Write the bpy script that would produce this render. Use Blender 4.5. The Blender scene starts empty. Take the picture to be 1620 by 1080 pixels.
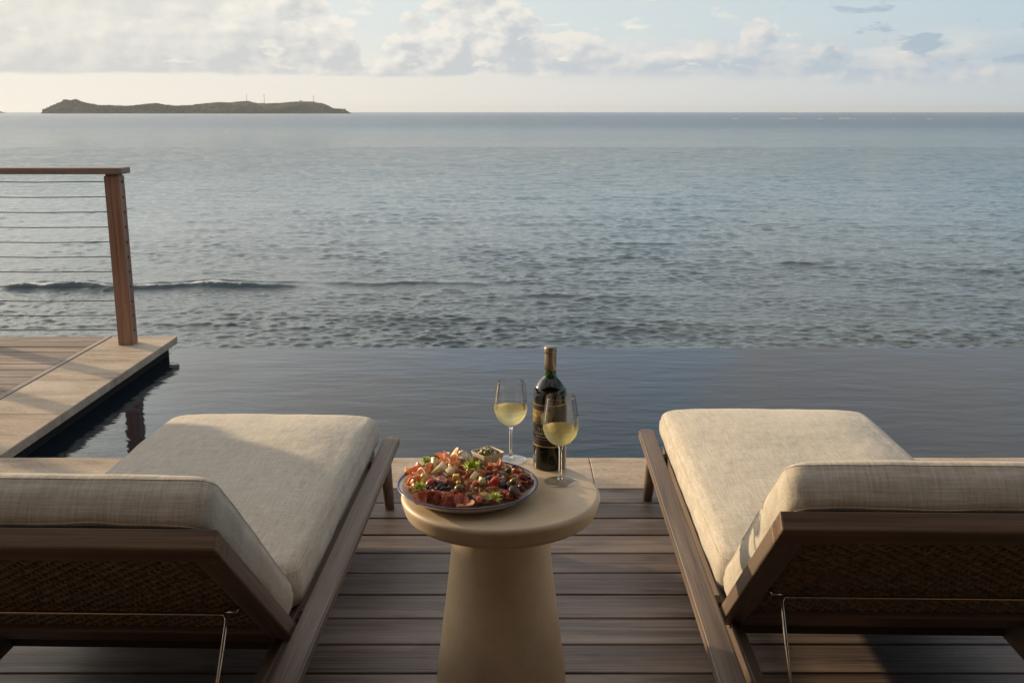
import bpy, bmesh, math, random
import numpy as np
from mathutils import Vector, Matrix, noise as mnoise

C = bpy.context.scene.collection
R = math.radians
random.seed(7)

# ------------------------------------------------------------------ camera
CAM_H = 1.40
PITCH = R(12.78)
FPX = 1600.0
cam_d = bpy.data.cameras.new("camera")
cam_d.sensor_width = 36.0
cam_d.lens = 36.0 * FPX / 1620.0
cam_d.clip_start = 0.05
cam_d.clip_end = 60000
cam = bpy.data.objects.new("camera", cam_d)
C.objects.link(cam)
cam.location = (0, 0, CAM_H)
cam.rotation_euler = (math.pi / 2 - PITCH, 0, 0)
bpy.context.scene.camera = cam

def un(px, py, z=0.0):
    """world point at height z seen at pixel (px, py) of the 1620 x 1080 photograph"""
    d = PITCH + math.atan((py - 540) / FPX)
    y = (CAM_H - z) / math.tan(d)
    zc = y * math.cos(PITCH) + (CAM_H - z) * math.sin(PITCH)
    return Vector(((px - 810) / FPX * zc, y, z))

# ------------------------------------------------------------------ exposure
sc = bpy.context.scene
sc.view_settings.view_transform = 'Standard'
sc.view_settings.look = 'None'
sc.view_settings.exposure = 0.0
sc.view_settings.gamma = 1.0
sc.view_settings.use_curve_mapping = False
sc.cycles.max_bounces = 10
sc.cycles.transparent_max_bounces = 12
sc.cycles.transmission_bounces = 10
sc.cycles.glossy_bounces = 4
sc.cycles.volume_bounces = 0
sc.cycles.caustics_reflective = True
sc.cycles.caustics_refractive = True
sc.cycles.sample_clamp_indirect = 4.0

# ------------------------------------------------------------------ sun
SUN_EL = R(12.5)
SUN_AZ = R(-56.5)          # from straight ahead (+Y), negative = to the left
sdir = Vector((math.sin(SUN_AZ) * math.cos(SUN_EL), math.cos(SUN_AZ) * math.cos(SUN_EL), math.sin(SUN_EL)))
sun_d = bpy.data.lights.new("sun", 'SUN')
sun_d.energy = 5.0
sun_d.angle = R(1.0)
sun_d.color = (1.0, 0.75, 0.46)
sun = bpy.data.objects.new("sun", sun_d)
C.objects.link(sun)
sun.rotation_euler = sdir.to_track_quat('Z', 'Y').to_euler()

# ------------------------------------------------------------------ node helper
class NT:
    def __init__(self, tree):
        self.t = tree
        self.n = tree.nodes
        self.l = tree.links
    def put(self, sock, v):
        if v is None:
            return
        if isinstance(v, bpy.types.NodeSocket):
            self.l.new(v, sock)
        elif isinstance(v, (tuple, list)) and len(v) == 3 and sock.type == 'RGBA':
            sock.default_value = (v[0], v[1], v[2], 1)
        else:
            sock.default_value = v
    def node(self, typ, **kw):
        nd = self.n.new(typ)
        for k, v in kw.items():
            setattr(nd, k, v)
        return nd
    def m(self, op, a, b=None, c=None, clamp=False):
        nd = self.node('ShaderNodeMath', operation=op, use_clamp=clamp)
        self.put(nd.inputs[0], a); self.put(nd.inputs[1], b)
        if c is not None: self.put(nd.inputs[2], c)
        return nd.outputs[0]
    def smooth(self, x, lo, hi, a=0.0, b=1.0):
        nd = self.node('ShaderNodeMapRange', interpolation_type='SMOOTHSTEP')
        self.put(nd.inputs[0], x); self.put(nd.inputs[1], lo); self.put(nd.inputs[2], hi)
        self.put(nd.inputs[3], a); self.put(nd.inputs[4], b)
        return nd.outputs[0]
    def lin(self, x, lo, hi, a=0.0, b=1.0):
        nd = self.node('ShaderNodeMapRange')
        self.put(nd.inputs[0], x); self.put(nd.inputs[1], lo); self.put(nd.inputs[2], hi)
        self.put(nd.inputs[3], a); self.put(nd.inputs[4], b)
        return nd.outputs[0]
    def mix(self, f, a, b, mode='MIX'):
        nd = self.node('ShaderNodeMix', data_type='RGBA', blend_type=mode)
        self.put(nd.inputs[0], f); self.put(nd.inputs[6], a); self.put(nd.inputs[7], b)
        return nd.outputs[2]
    def xyz(self, x, y, z):
        nd = self.node('ShaderNodeCombineXYZ')
        self.put(nd.inputs[0], x); self.put(nd.inputs[1], y); self.put(nd.inputs[2], z)
        return nd.outputs[0]
    def sep(self, v):
        nd = self.node('ShaderNodeSeparateXYZ')
        self.put(nd.inputs[0], v)
        return nd.outputs
    def noise(self, vec, scale=1.0, detail=4.0, rough=0.5, dist=0.0, col=False, dim='3D'):
        nd = self.node('ShaderNodeTexNoise', noise_dimensions=dim)
        self.put(nd.inputs['Vector'], vec)
        nd.inputs['Scale'].default_value = scale
        nd.inputs['Detail'].default_value = detail
        nd.inputs['Roughness'].default_value = rough
        nd.inputs['Distortion'].default_value = dist
        return nd.outputs[1] if col else nd.outputs[0]
    def mapping(self, vec, scale=(1, 1, 1), loc=(0, 0, 0), rot=(0, 0, 0)):
        nd = self.node('ShaderNodeMapping')
        self.put(nd.inputs[0], vec)
        nd.inputs[1].default_value = loc
        nd.inputs[2].default_value = rot
        nd.inputs[3].default_value = scale
        return nd.outputs[0]
    def ramp(self, x, stops, interp='LINEAR'):
        nd = self.node('ShaderNodeValToRGB')
        cr = nd.color_ramp
        cr.interpolation = interp
        while len(cr.elements) < len(stops):
            cr.elements.new(0.5)
        for e, (p, c) in zip(cr.elements, stops):
            e.position = p
            e.color = (c, c, c, 1) if isinstance(c, (int, float)) else (c[0], c[1], c[2], 1)
        self.put(nd.inputs[0], x)
        return nd.outputs[0]
    def bump(self, h, strength=0.3, dist=0.01, normal=None):
        nd = self.node('ShaderNodeBump')
        nd.inputs['Strength'].default_value = strength
        nd.inputs['Distance'].default_value = dist
        self.put(nd.inputs['Height'], h)
        if normal is not None: self.put(nd.inputs['Normal'], normal)
        return nd.outputs[0]
    def obj(self):
        return self.node('ShaderNodeTexCoord').outputs['Object']
    def attr(self, name):
        nd = self.node('ShaderNodeAttribute', attribute_name=name)
        return nd.outputs['Fac']

def srgb(r, g, b):
    f = lambda c: (c / 255 / 12.92) if c <= 10 else (((c / 255) + 0.055) / 1.055) ** 2.4
    return (f(r), f(g), f(b))

# ------------------------------------------------------------------ world
world = bpy.data.worlds.new("World")
sc.world = world
world.use_nodes = True
w = NT(world.node_tree)
w.n.clear()
out = w.node('ShaderNodeOutputWorld')
bg = w.node('ShaderNodeBackground')
w.l.new(bg.outputs[0], out.inputs[0])
sky = w.node('ShaderNodeTexSky', sky_type='NISHITA')
sky.sun_disc = False
sky.sun_elevation = SUN_EL
sky.sun_rotation = SUN_AZ
sky.air_density = 1.0
sky.dust_density = 1.6
sky.ozone_density = 1.0
SKY_S = 0.15
d3 = w.node('ShaderNodeTexCoord').outputs['Generated']
dx, dy, dz = w.sep(d3)
DEG = 57.29578
U = w.m('MULTIPLY', w.m('ARCTAN2', dx, dy), DEG)
E = w.m('MULTIPLY', w.m('ARCSINE', dz), DEG)
# hazy air low over the sea: creamy towards the sun, cooler to the right
un_ = w.lin(U, -30, 30)
low = w.ramp(un_, [(0.0, srgb(248, 241, 228)), (0.35, srgb(240, 233, 222)), (0.6, srgb(224, 223, 218)), (1.0, srgb(192, 203, 209))])
mid = w.ramp(un_, [(0.0, srgb(244, 242, 232)), (0.35, srgb(226, 232, 230)), (0.6, srgb(212, 222, 224)), (1.0, srgb(186, 206, 216))])
skyc = w.mix(w.m('MULTIPLY', 1.0, SKY_S), (0, 0, 0), sky.outputs[0])
haze = w.mix(w.smooth(E, 0.6, 5.5), low, mid)
ne_x = w.m('ABSOLUTE', U)
upper = w.ramp(un_, [(0.0, srgb(244, 243, 236)), (0.45, srgb(203, 219, 236)), (1.0, srgb(170, 199, 228))])
haze = w.mix(w.smooth(E, 6.0, 13.0), haze, upper)
haze_f = w.m('MULTIPLY', w.smooth(E, 9.0, 30.0, 1.0, 0.0), w.smooth(ne_x, 60, 120, 1.0, 0.0))
clear = w.mix(haze_f, skyc, haze)

def cloud_n(du, de):
    uu = w.m('ADD', U, du); ee = w.m('ADD', E, de)
    v = w.xyz(w.m('MULTIPLY', uu, 0.36), w.m('MULTIPLY', ee, 0.56), 0.0)
    a = w.noise(v, 1.0, 8.0, 0.52, 0.0, dim='2D')
    return a
n0 = cloud_n(0, 0)
n1 = cloud_n(-0.40, 0.30)
# outline of the bank's top over azimuth, degrees of elevation / 10
T = w.m('MULTIPLY', w.ramp(w.lin(U, -30, 30), [(0.0, 1.0), (0.26, 1.0), (0.325, 0.82), (0.36, 0.30), (0.385, 0.34), (0.42, 0.66), (0.50, 0.66), (0.55, 0.47), (0.60, 0.30), (0.66, 0.28),
        (0.71, 0.45), (0.76, 0.34), (0.80, 0.33), (0.84, 0.30), (0.88, 0.20), (1.0, 0.24)], 'B_SPLINE'), 10.0)
above = w.m('SUBTRACT', T, E)
dens_raw = w.m('ADD', above, w.m('MULTIPLY', w.m('SUBTRACT', n0, 0.5), 6.0))
basey = w.m('ADD', 1.85, w.m('MULTIPLY', w.m('SUBTRACT', w.noise(w.xyz(w.m('MULTIPLY', U, 0.16), w.m('MULTIPLY', E, 0.8), 3.0), 1.0, 5, 0.6), 0.5), 0.75))
basem = w.smooth(w.m('SUBTRACT', E, w.m('SUBTRACT', basey, w.smooth(U, 5, 22, 0, 0.75))), -0.08, w.smooth(U, -5, 20, 0.14, 1.0))
dens = w.m('MULTIPLY', w.smooth(dens_raw, -0.15, 0.45), basem)
# light falls from upper left: compare neighbouring thickness
relief = w.m('MULTIPLY', w.m('SUBTRACT', n0, n1), w.smooth(U, -22, 2, 1.5, 4.6))
edge = w.smooth(dens_raw, 0.0, 2.2, 0.35, 0.0)
depth_sh = w.smooth(w.m('SUBTRACT', E, 1.85), 0.0, 2.6, -0.34, 0.10)
lit = w.m('ADD', w.m('ADD', w.m('ADD', relief, edge), depth_sh), 0.42, clamp=True)
shade_c = w.ramp(un_, [(0.0, srgb(214, 213, 208)), (0.4, srgb(204, 207, 209)), (0.62, srgb(194, 202, 209)), (0.85, srgb(178, 193, 206)), (1.0, srgb(176, 192, 204))])
lit_c = w.ramp(un_, [(0.0, srgb(250, 245, 232)), (0.45, srgb(243, 239, 230)), (0.7, srgb(234, 229, 222)), (1.0, srgb(222, 220, 216))])
ccol = w.mix(lit, shade_c, lit_c)
thin = w.lin(U, 8, 27, 0.96, 0.72)
c1 = w.mix(w.m('MULTIPLY', dens, thin), clear, ccol)
# a soft low bank seen through the haze under the towers
sb = w.noise(w.xyz(w.m('MULTIPLY', U, 0.22), w.m('MULTIPLY', E, 0.7), 11.0), 1.0, 6, 0.55)
sbm = w.m('MULTIPLY', w.m('MULTIPLY', w.smooth(E, 1.35, 2.3), w.smooth(w.m('SUBTRACT', E, w.m('MULTIPLY', sb, 3.0)), 1.2, 3.0, 1, 0)), w.smooth(U, -6, 6))
c1 = w.mix(w.m('MULTIPLY', sbm, 0.42), c1, w.mix(w.smooth(sb, 0.4, 0.65), shade_c, lit_c))
# a second, scattered layer of small puffs
v2 = w.xyz(w.m('MULTIPLY', U, 0.34), w.m('MULTIPLY', E, 0.95), 7.3)
p0 = w.noise(v2, 1.0, 7, 0.55, 0.3)
puffs = w.m('MULTIPLY', w.smooth(p0, w.lin(U, 0, 20, 0.60, 0.535), w.lin(U, 0, 20, 0.68, 0.61)), w.m('MULTIPLY', w.smooth(E, 1.9, 2.6), w.smooth(E, 9, 13, 1, 0)))
puffc = w.mix(w.smooth(U, 6, 20), srgb(250, 244, 230), srgb(166, 184, 200))
c2 = w.mix(w.m('MULTIPLY', puffs, w.lin(U, -20, 20, 0.5, 0.75)), c1, puffc)
# broad soft cloud higher up (outside the frame; the water mirrors it)
v3 = w.mapping(d3, (1.0, 1.0, 2.6))
hi = w.m('ADD', w.noise(v3, 2.2, 6, 0.55, 0.4), w.m('MULTIPLY', 0.20, w.m('MULTIPLY', w.smooth(U, 8, 18), w.smooth(U, 24, 40, 1, 0))))
him = w.m('MULTIPLY', w.smooth(hi, w.smooth(E, 14, 30, 0.50, 0.36), w.smooth(E, 14, 30, 0.68, 0.55)), w.smooth(E, 7.5, 14))
hcol = w.mix(w.smooth(hi, 0.5, 0.8), srgb(214, 206, 196), srgb(202, 200, 200))
c3 = w.mix(w.m('MULTIPLY', him, 0.85), c2, hcol)
# the sky glows towards the low sun, above the frame
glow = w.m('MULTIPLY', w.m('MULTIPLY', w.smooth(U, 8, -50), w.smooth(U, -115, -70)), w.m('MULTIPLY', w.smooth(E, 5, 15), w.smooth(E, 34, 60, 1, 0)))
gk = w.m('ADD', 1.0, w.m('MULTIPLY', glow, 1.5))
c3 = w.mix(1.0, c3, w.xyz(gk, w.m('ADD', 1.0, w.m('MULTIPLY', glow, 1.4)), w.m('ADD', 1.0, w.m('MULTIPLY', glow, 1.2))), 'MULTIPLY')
# below the horizon the sphere is simply dark water colour
c4 = w.mix(w.smooth(E, -0.5, 0.0), (0.05, 0.07, 0.08), c3)
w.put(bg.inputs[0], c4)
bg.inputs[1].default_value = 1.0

# ------------------------------------------------------------------ object helpers
def tag(o, label=None, cat=None, group=None, kind=None):
    if label: o['label'] = label
    if cat: o['category'] = cat
    if group: o['group'] = group
    if kind: o['kind'] = kind
    return o

def empty(name, loc=(0, 0, 0), rz=0.0):
    o = bpy.data.objects.new(name, None)
    o.empty_display_size = 0.1
    C.objects.link(o)
    o.location = loc
    o.rotation_euler = (0, 0, rz)
    return o

def link_mesh(name, me, mat=None, parent=None, smooth=False):
    o = bpy.data.objects.new(name, me)
    C.objects.link(o)
    if mat is not None:
        for m_ in (mat if isinstance(mat, (list, tuple)) else [mat]):
            me.materials.append(m_)
    if parent is not None: o.parent = parent
    if smooth:
        me.polygons.foreach_set('use_smooth', [True] * len(me.polygons))
    return o

def from_bm(name, bm, mat=None, parent=None, smooth=False):
    me = bpy.data.meshes.new(name)
    bmesh.ops.recalc_face_normals(bm, faces=bm.faces)
    bm.to_mesh(me)
    bm.free()
    return link_mesh(name, me, mat, parent, smooth)

def add_box(bm, lo, hi, bevel=0.0, seg=2, rot=None, pivot=None):
    r = bmesh.ops.create_cube(bm, size=1.0)
    vs = r['verts']
    lo = Vector(lo); hi = Vector(hi)
    c = (lo + hi) / 2; s = hi - lo
    for v in vs:
        v.co = Vector((v.co.x * s.x, v.co.y * s.y, v.co.z * s.z)) + c
    if bevel > 0:
        es = list({e for v in vs for e in v.link_edges})
        rb = bmesh.ops.bevel(bm, geom=es, offset=bevel, segments=seg, affect='EDGES', profile=0.5)
        vs = list({v for f in rb['faces'] for v in f.verts} | {v for v in vs if v.is_valid})
    if rot is not None:
        M = Matrix.Translation(pivot) @ rot.to_4x4() @ Matrix.Translation(-Vector(pivot))
        for v in vs: v.co = M @ v.co
    return vs

def add_tube(bm, pts, r, seg=10, cap=True, radii=None):
    pts = [Vector(p) for p in pts]
    rings = []
    n = len(pts)
    up = None
    for i, p in enumerate(pts):
        if i == 0: t = (pts[1] - p).normalized()
        elif i == n - 1: t = (p - pts[i - 1]).normalized()
        else: t = ((p - pts[i - 1]).normalized() + (pts[i + 1] - p).normalized()).normalized()
        if up is None:
            up = Vector((0, 0, 1)) if abs(t.z) < 0.9 else Vector((1, 0, 0))
        a = t.cross(up).normalized(); b = a.cross(t).normalized(); up = b
        rr = radii[i] if radii else r
        rings.append([bm.verts.new(p + (a * math.cos(2 * math.pi * k / seg) + b * math.sin(2 * math.pi * k / seg)) * rr) for k in range(seg)])
    for i in range(n - 1):
        for k in range(seg):
            bm.faces.new((rings[i][k], rings[i][(k + 1) % seg], rings[i + 1][(k + 1) % seg], rings[i + 1][k]))
    if cap:
        bm.faces.new(rings[0]); bm.faces.new(rings[-1])

def add_lathe(bm, prof, seg=48, center=(0, 0, 0), closed=False):
    """prof: list of (r, z); r == 0 ends become poles"""
    c = Vector(center)
    rings = []
    for r, z in prof:
        if r < 1e-6: rings.append([bm.verts.new(c + Vector((0, 0, z)))])
        else: rings.append([bm.verts.new(c + Vector((r * math.cos(2 * math.pi * k / seg), r * math.sin(2 * math.pi * k / seg), z))) for k in range(seg)])
    pairs = list(zip(rings[:-1], rings[1:]))
    if closed: pairs.append((rings[-1], rings[0]))
    for a, b in pairs:
        if len(a) == 1 and len(b) == 1: continue
        for k in range(seg):
            k2 = (k + 1) % seg
            if len(a) == 1: bm.faces.new((a[0], b[k2], b[k]))
            elif len(b) == 1: bm.faces.new((a[k], a[k2], b[0]))
            else: bm.faces.new((a[k], a[k2], b[k2], b[k]))

def curve_prof(pts, n=6):
    """Catmull-Rom through (r, z) points"""
    out = []
    P = [pts[0]] + list(pts) + [pts[-1]]
    for i in range(1, len(P) - 2):
        for k in range(n):
            t = k / n
            q = []
            for d in range(2):
                a, b, c_, e = P[i - 1][d], P[i][d], P[i + 1][d], P[i + 2][d]
                q.append(0.5 * (2 * b + (c_ - a) * t + (2 * a - 5 * b + 4 * c_ - e) * t * t + (3 * b - a - 3 * c_ + e) * t ** 3))
            out.append((max(q[0], 0), q[1]))
    out.append(tuple(pts[-1]))
    return out

# ------------------------------------------------------------------ materials
def new_mat(name):
    m = bpy.data.materials.new(name)
    m.use_nodes = True
    nt = NT(m.node_tree)
    return m, nt, m.node_tree.nodes['Principled BSDF']

def P(bs, nt, **kw):
    names = dict(col='Base Color', rough='Roughness', metal='Metallic', spec='Specular IOR Level', ior='IOR', trans='Transmission Weight',
                 sss='Subsurface Weight', sssr='Subsurface Radius', ssss='Subsurface Scale', sheen='Sheen Weight', normal='Normal', coat='Coat Weight', coatr='Coat Roughness', alpha='Alpha')
    for k, v in kw.items():
        nt.put(bs.inputs[names[k]], v)

def mat_simple(name, col, rough=0.5, var=0.15, scale=60, bump=0.0, **kw):
    m, nt, bs = new_mat(name)
    v = nt.obj()
    n = nt.noise(v, scale, 5, 0.6)
    dark = tuple(c * (1 - var) for c in col); light = tuple(min(1, c * (1 + var)) for c in col)
    P(bs, nt, col=nt.mix(nt.smooth(n, 0.3, 0.7), dark, light), rough=rough, **kw)
    if bump: P(bs, nt, normal=nt.bump(n, bump, 0.002))
    return m

def mat_wood(name, c_dark, c_mid, c_light, axis='y', rough=0.55, grain=1.0, bump=0.25, weather=None, board=None):
    """grain streaks run along the axis; board = board pitch along y for per-board variation"""
    m, nt, bs = new_mat(name)
    v = nt.obj()
    s = {'x': (1.2, 34, 34), 'y': (34, 1.2, 34), 'z': (34, 34, 1.2)}[axis]
    off = None
    if board:
        sx, sy, sz = nt.sep(v)
        bi = nt.m('FLOOR', nt.m('DIVIDE', sy, board))
        wn = nt.node('ShaderNodeTexWhiteNoise', noise_dimensions='1D')
        nt.put(wn.inputs['W'], bi)
        rnd = wn.outputs['Value']
        v = nt.xyz(nt.m('ADD', sx, nt.m('MULTIPLY', rnd, 37.0)), sy, nt.m('ADD', sz, nt.m('MULTIPLY', bi, 3.1)))
    a = nt.noise(nt.mapping(v, s), 1.0 * grain, 6, 0.62, 0.6)
    f = nt.noise(nt.mapping(v, tuple(k * 7 if k > 5 else k * 3 for k in s)), 1.0 * grain, 4, 0.6)
    b = nt.noise(nt.mapping(v, tuple(k * 0.12 + 0.4 for k in s)), 1.0, 3, 0.5)
    t = nt.m('ADD', nt.m('ADD', nt.m('MULTIPLY', a, 0.42), nt.m('MULTIPLY', f, 0.38)), nt.m('MULTIPLY', b, 0.2))
    col = nt.ramp(t, [(0.37, c_dark), (0.50, c_mid), (0.63, c_light)])
    if board:
        tone = nt.lin(rnd, 0, 1, 0.66, 1.34)
        tint = nt.mix(rnd, (1.06, 0.98, 0.92), (0.95, 1.0, 1.05))
        col = nt.mix(1.0, nt.mix(1.0, col, nt.xyz(tone, tone, tone), 'MULTIPLY'), tint, 'MULTIPLY')
        spots = nt.noise(nt.mapping(nt.obj(), (2.2, 9, 1)), 1.6, 5, 0.65)
        col = nt.mix(nt.m('MULTIPLY', nt.smooth(spots, 0.56, 0.72), 0.65), col, tuple(c * 0.35 for c in c_dark))
        pale = nt.noise(nt.mapping(v, (1.1, 5, 1)), 1.3, 4, 0.6)
        col = nt.mix(nt.m('MULTIPLY', nt.smooth(pale, 0.48, 0.68), 0.6), col, tuple(c * 1.25 for c in c_light))
        rough = nt.lin(a, 0.3, 0.7, rough - 0.08, rough + 0.15)
        # fine reeded grooves pressed into each board
        g = nt.m('SINE', nt.m('MULTIPLY', sy, 2 * math.pi / 0.0075))
        hgt = nt.m('ADD', nt.m('MULTIPLY', t, 1.6), nt.m('MULTIPLY', g, 0.12))
    else:
        hgt = t
    P(bs, nt, col=col, rough=rough, normal=nt.bump(hgt, bump, 0.004))
    return m

def mat_fabric():
    m, nt, bs = new_mat('linen')
    v = nt.obj()
    wx = nt.noise(nt.mapping(v, (520, 34, 34)), 1.0, 3, 0.6)
    wy = nt.noise(nt.mapping(v, (34, 520, 520)), 1.0, 3, 0.6)
    big = nt.noise(v, 9, 4, 0.6)
    med = nt.noise(v, 45, 3, 0.6)
    sx = nt.noise(nt.mapping(v, (230, 13, 13)), 1.0, 2, 0.6)
    sy = nt.noise(nt.mapping(v, (13, 230, 230)), 1.0, 2, 0.6)
    t = nt.m('ADD', nt.m('MULTIPLY', nt.m('ADD', wx, wy), 0.16), nt.m('ADD', nt.m('MULTIPLY', nt.m('ADD', sx, sy), 0.31), nt.m('MULTIPLY', big, 0.06)))
    col = nt.ramp(t, [(0.38, (0.36, 0.32, 0.255)), (0.5, (0.48, 0.435, 0.362)), (0.62, (0.60, 0.555, 0.475))])
    fine = nt.m('ADD', nt.m('MULTIPLY', nt.m('ADD', wx, wy), 0.5), nt.m('MULTIPLY', nt.noise(v, 700, 2), 0.3))
    soft = nt.noise(nt.mapping(v, (9, 5, 5)), 1.0, 4, 0.55)
    nb = nt.bump(soft, 0.35, 0.02)
    P(bs, nt, col=col, rough=0.92, sheen=0.25, spec=0.15, normal=nt.bump(fine, 0.55, 0.0012, nb))
    return m

def mat_travertine(name='travertine'):
    m, nt, bs = new_mat(name)
    v = nt.obj()
    v2 = nt.mapping(v, (2.2, 9, 3))
    band = nt.noise(v2, 1.0, 7, 0.6, 0.7)
    fine = nt.noise(v, 55, 5, 0.65)
    big = nt.noise(v, 1.7, 4, 0.6)
    t = nt.m('ADD', nt.m('ADD', nt.m('MULTIPLY', band, 0.45), nt.m('MULTIPLY', fine, 0.25)), nt.m('MULTIPLY', big, 0.3))
    col = nt.ramp(t, [(0.36, (0.25, 0.175, 0.12)), (0.46, (0.42, 0.33, 0.245)), (0.56, (0.53, 0.44, 0.34)), (0.68, (0.63, 0.56, 0.47))])
    pv = nt.noise(nt.mapping(v, (26, 80, 40)), 1.0, 4, 0.6, 0.5)
    mask = nt.noise(v, 3.1, 3, 0.6)
    pits = nt.m('MULTIPLY', nt.smooth(pv, 0.63, 0.70), nt.smooth(mask, 0.45, 0.6))
    col = nt.mix(nt.m('MULTIPLY', pits, 0.75), col, (0.12, 0.085, 0.06))
    vein = nt.noise(nt.mapping(v, (3, 14, 6), (4, 2, 1)), 1.0, 6, 0.6, 1.6)
    vm = nt.smooth(nt.m('ABSOLUTE', nt.m('SUBTRACT', vein, 0.5)), 0.0, 0.014, 1.0, 0.0)
    col = nt.mix(nt.m('MULTIPLY', vm, 0.4), col, (0.25, 0.15, 0.10))
    h = nt.m('SUBTRACT', nt.m('MULTIPLY', fine, 0.3), nt.m('MULTIPLY', pits, 1.0))
    P(bs, nt, col=col, rough=0.62, spec=0.35, normal=nt.bump(h, 0.4, 0.003))
    return m

M = {}
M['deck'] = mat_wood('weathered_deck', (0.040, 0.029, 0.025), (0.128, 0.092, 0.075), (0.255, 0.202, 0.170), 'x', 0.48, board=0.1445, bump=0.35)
M['teak_y'] = mat_wood('teak_along', (0.060, 0.038, 0.026), (0.135, 0.092, 0.065), (0.215, 0.158, 0.118), 'y', 0.5)
M['teak_x'] = mat_wood('teak_across', (0.062, 0.036, 0.021), (0.130, 0.078, 0.046), (0.20, 0.13, 0.082), 'x', 0.5)
M['teak_z'] = mat_wood('teak_upright', (0.12, 0.082, 0.055), (0.22, 0.155, 0.11), (0.30, 0.22, 0.165), 'z', 0.5)
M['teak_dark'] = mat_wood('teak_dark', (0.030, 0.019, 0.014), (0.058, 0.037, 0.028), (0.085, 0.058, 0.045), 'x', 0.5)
M['redwood_z'] = mat_wood('post_wood', (0.15, 0.070, 0.040), (0.30, 0.150, 0.090), (0.44, 0.25, 0.16), 'z', 0.5, grain=0.55, bump=0.12)
M['redwood_x'] = mat_wood('handrail_wood', (0.14, 0.092, 0.066), (0.22, 0.15, 0.112), (0.30, 0.215, 0.17), 'x', 0.45, bump=0.12)
M['trim'] = mat_wood('trim_wood', (0.22, 0.18, 0.15), (0.33, 0.28, 0.24), (0.42, 0.37, 0.33), 'y', 0.6)
M['fabric'] = mat_fabric()
M['stone'] = mat_travertine()
M['dark_stone'] = mat_simple('pool_stone', (0.012, 0.014, 0.015), 0.35, 0.4, 30)
M['void'] = mat_simple('dark_underside', (0.006, 0.005, 0.005), 0.9)
m_, nt, bs = new_mat('steel'); P(bs, nt, col=(0.55, 0.50, 0.42), metal=1.0, rough=nt.lin(nt.noise(nt.obj(), 90, 3), 0, 1, 0.12, 0.32)); M['steel'] = m_
m_, nt, bs = new_mat('cable_steel'); P(bs, nt, col=(0.11, 0.095, 0.085), metal=0.6, rough=0.5); M['cable'] = m_

# ------------------------------------------------------------------ water materials
def mat_sea():
    m, nt, bs = new_mat('sea_water')
    geo = nt.node('ShaderNodeNewGeometry')
    pos = geo.outputs['Position']
    px_, py_, pz_ = nt.sep(pos)
    dist = nt.m('SQRT', nt.m('ADD', nt.m('MULTIPLY', px_, px_), nt.m('MULTIPLY', py_, py_)))
    # shallow greenish water over sand near the terrace, reef and deep water farther out
    patch = nt.noise(nt.mapping(pos, (0.012, 0.035, 0)), 1.0, 5, 0.6, 0.5)
    bed = nt.noise(nt.mapping(pos, (0.16, 0.30, 0)), 1.0, 5, 0.6)
    near = nt.mix(nt.smooth(bed, 0.4, 0.62), (0.060, 0.086, 0.096), (0.090, 0.118, 0.122))
    midc = nt.mix(nt.smooth(patch, 0.38, 0.62), (0.075, 0.165, 0.225), (0.100, 0.195, 0.250))
    far = (0.018, 0.075, 0.150)
    col = nt.mix(nt.smooth(dist, 17, 60), near, midc)
    col = nt.mix(nt.smooth(dist, 120, 420), col, far)
    foam_a = nt.attr('foam')
    fn = nt.noise(nt.mapping(pos, (5, 9, 5)), 1.0, 6, 0.7)
    foam = nt.m('MULTIPLY', nt.smooth(nt.m('ADD', foam_a, nt.m('MULTIPLY', nt.m('SUBTRACT', fn, 0.5), 1.6)), 0.32, 0.62), nt.smooth(foam_a, 0.02, 0.15))
    col = nt.mix(foam, col, (0.72, 0.74, 0.72))
    # ripples too small for the mesh
    w1 = nt.noise(nt.mapping(pos, (2.2, 6.0, 1)), 1.0, 5, 0.65, 0.35)
    w2 = nt.noise(nt.mapping(pos, (9, 18, 1)), 1.0, 4, 0.65, 0.3)
    w3 = nt.noise(nt.mapping(pos, (0.55, 1.50, 1)), 1.0, 7, 0.72, 0.2)
    k3 = nt.smooth(dist, 30, 110)
    b1 = nt.bump(w2, 0.5, 0.010)
    b2 = nt.bump(w1, 0.5, 0.030, b1)
    w4 = nt.noise(nt.mapping(pos, (0.42, 0.20, 1)), 1.0, 5, 0.6, 0.3)
    b4 = nt.node('ShaderNodeBump'); b4.inputs['Distance'].default_value = 1.1
    nt.put(b4.inputs['Strength'], nt.smooth(dist, 60, 200)); nt.put(b4.inputs['Height'], w4); nt.put(b4.inputs['Normal'], b2); b2 = b4.outputs[0]
    b3n = nt.node('ShaderNodeBump'); b3n.inputs['Distance'].default_value = 0.42
    nt.put(b3n.inputs['Strength'], nt.m('ADD', 0.12, nt.m('MULTIPLY', k3, 0.85))); nt.put(b3n.inputs['Height'], w3); nt.put(b3n.inputs['Normal'], b2)
    rough = nt.m('ADD', nt.lin(dist, 10, 300, 0.015, 0.22), nt.m('MULTIPLY', foam, 0.5))
    P(bs, nt, col=col, rough=rough, ior=1.333, normal=b3n.outputs[0])
    return m

def mat_pool():
    m, nt, bs = new_mat('pool_water_surface')
    v = nt.obj()
    w1 = nt.noise(nt.mapping(v, (3.0, 9.0, 1), rot=(0, 0, 0.12)), 1.0, 4, 0.5, 0.4)
    w2 = nt.noise(nt.mapping(v, (1.0, 2.6, 1)), 1.0, 3, 0.5, 0.3)
    w3 = nt.noise(nt.mapping(v, (11, 24, 1)), 1.0, 3, 0.55, 0.3)
    b = nt.bump(w1, 0.5, 0.0060, nt.bump(w2, 0.6, 0.008, nt.bump(w3, 0.35, 0.0016)))
    P(bs, nt, col=(0.010, 0.017, 0.026), rough=0.012, ior=1.333, normal=b)
    return m
M['sea'] = mat_sea()
M['pool'] = mat_pool()

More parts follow.
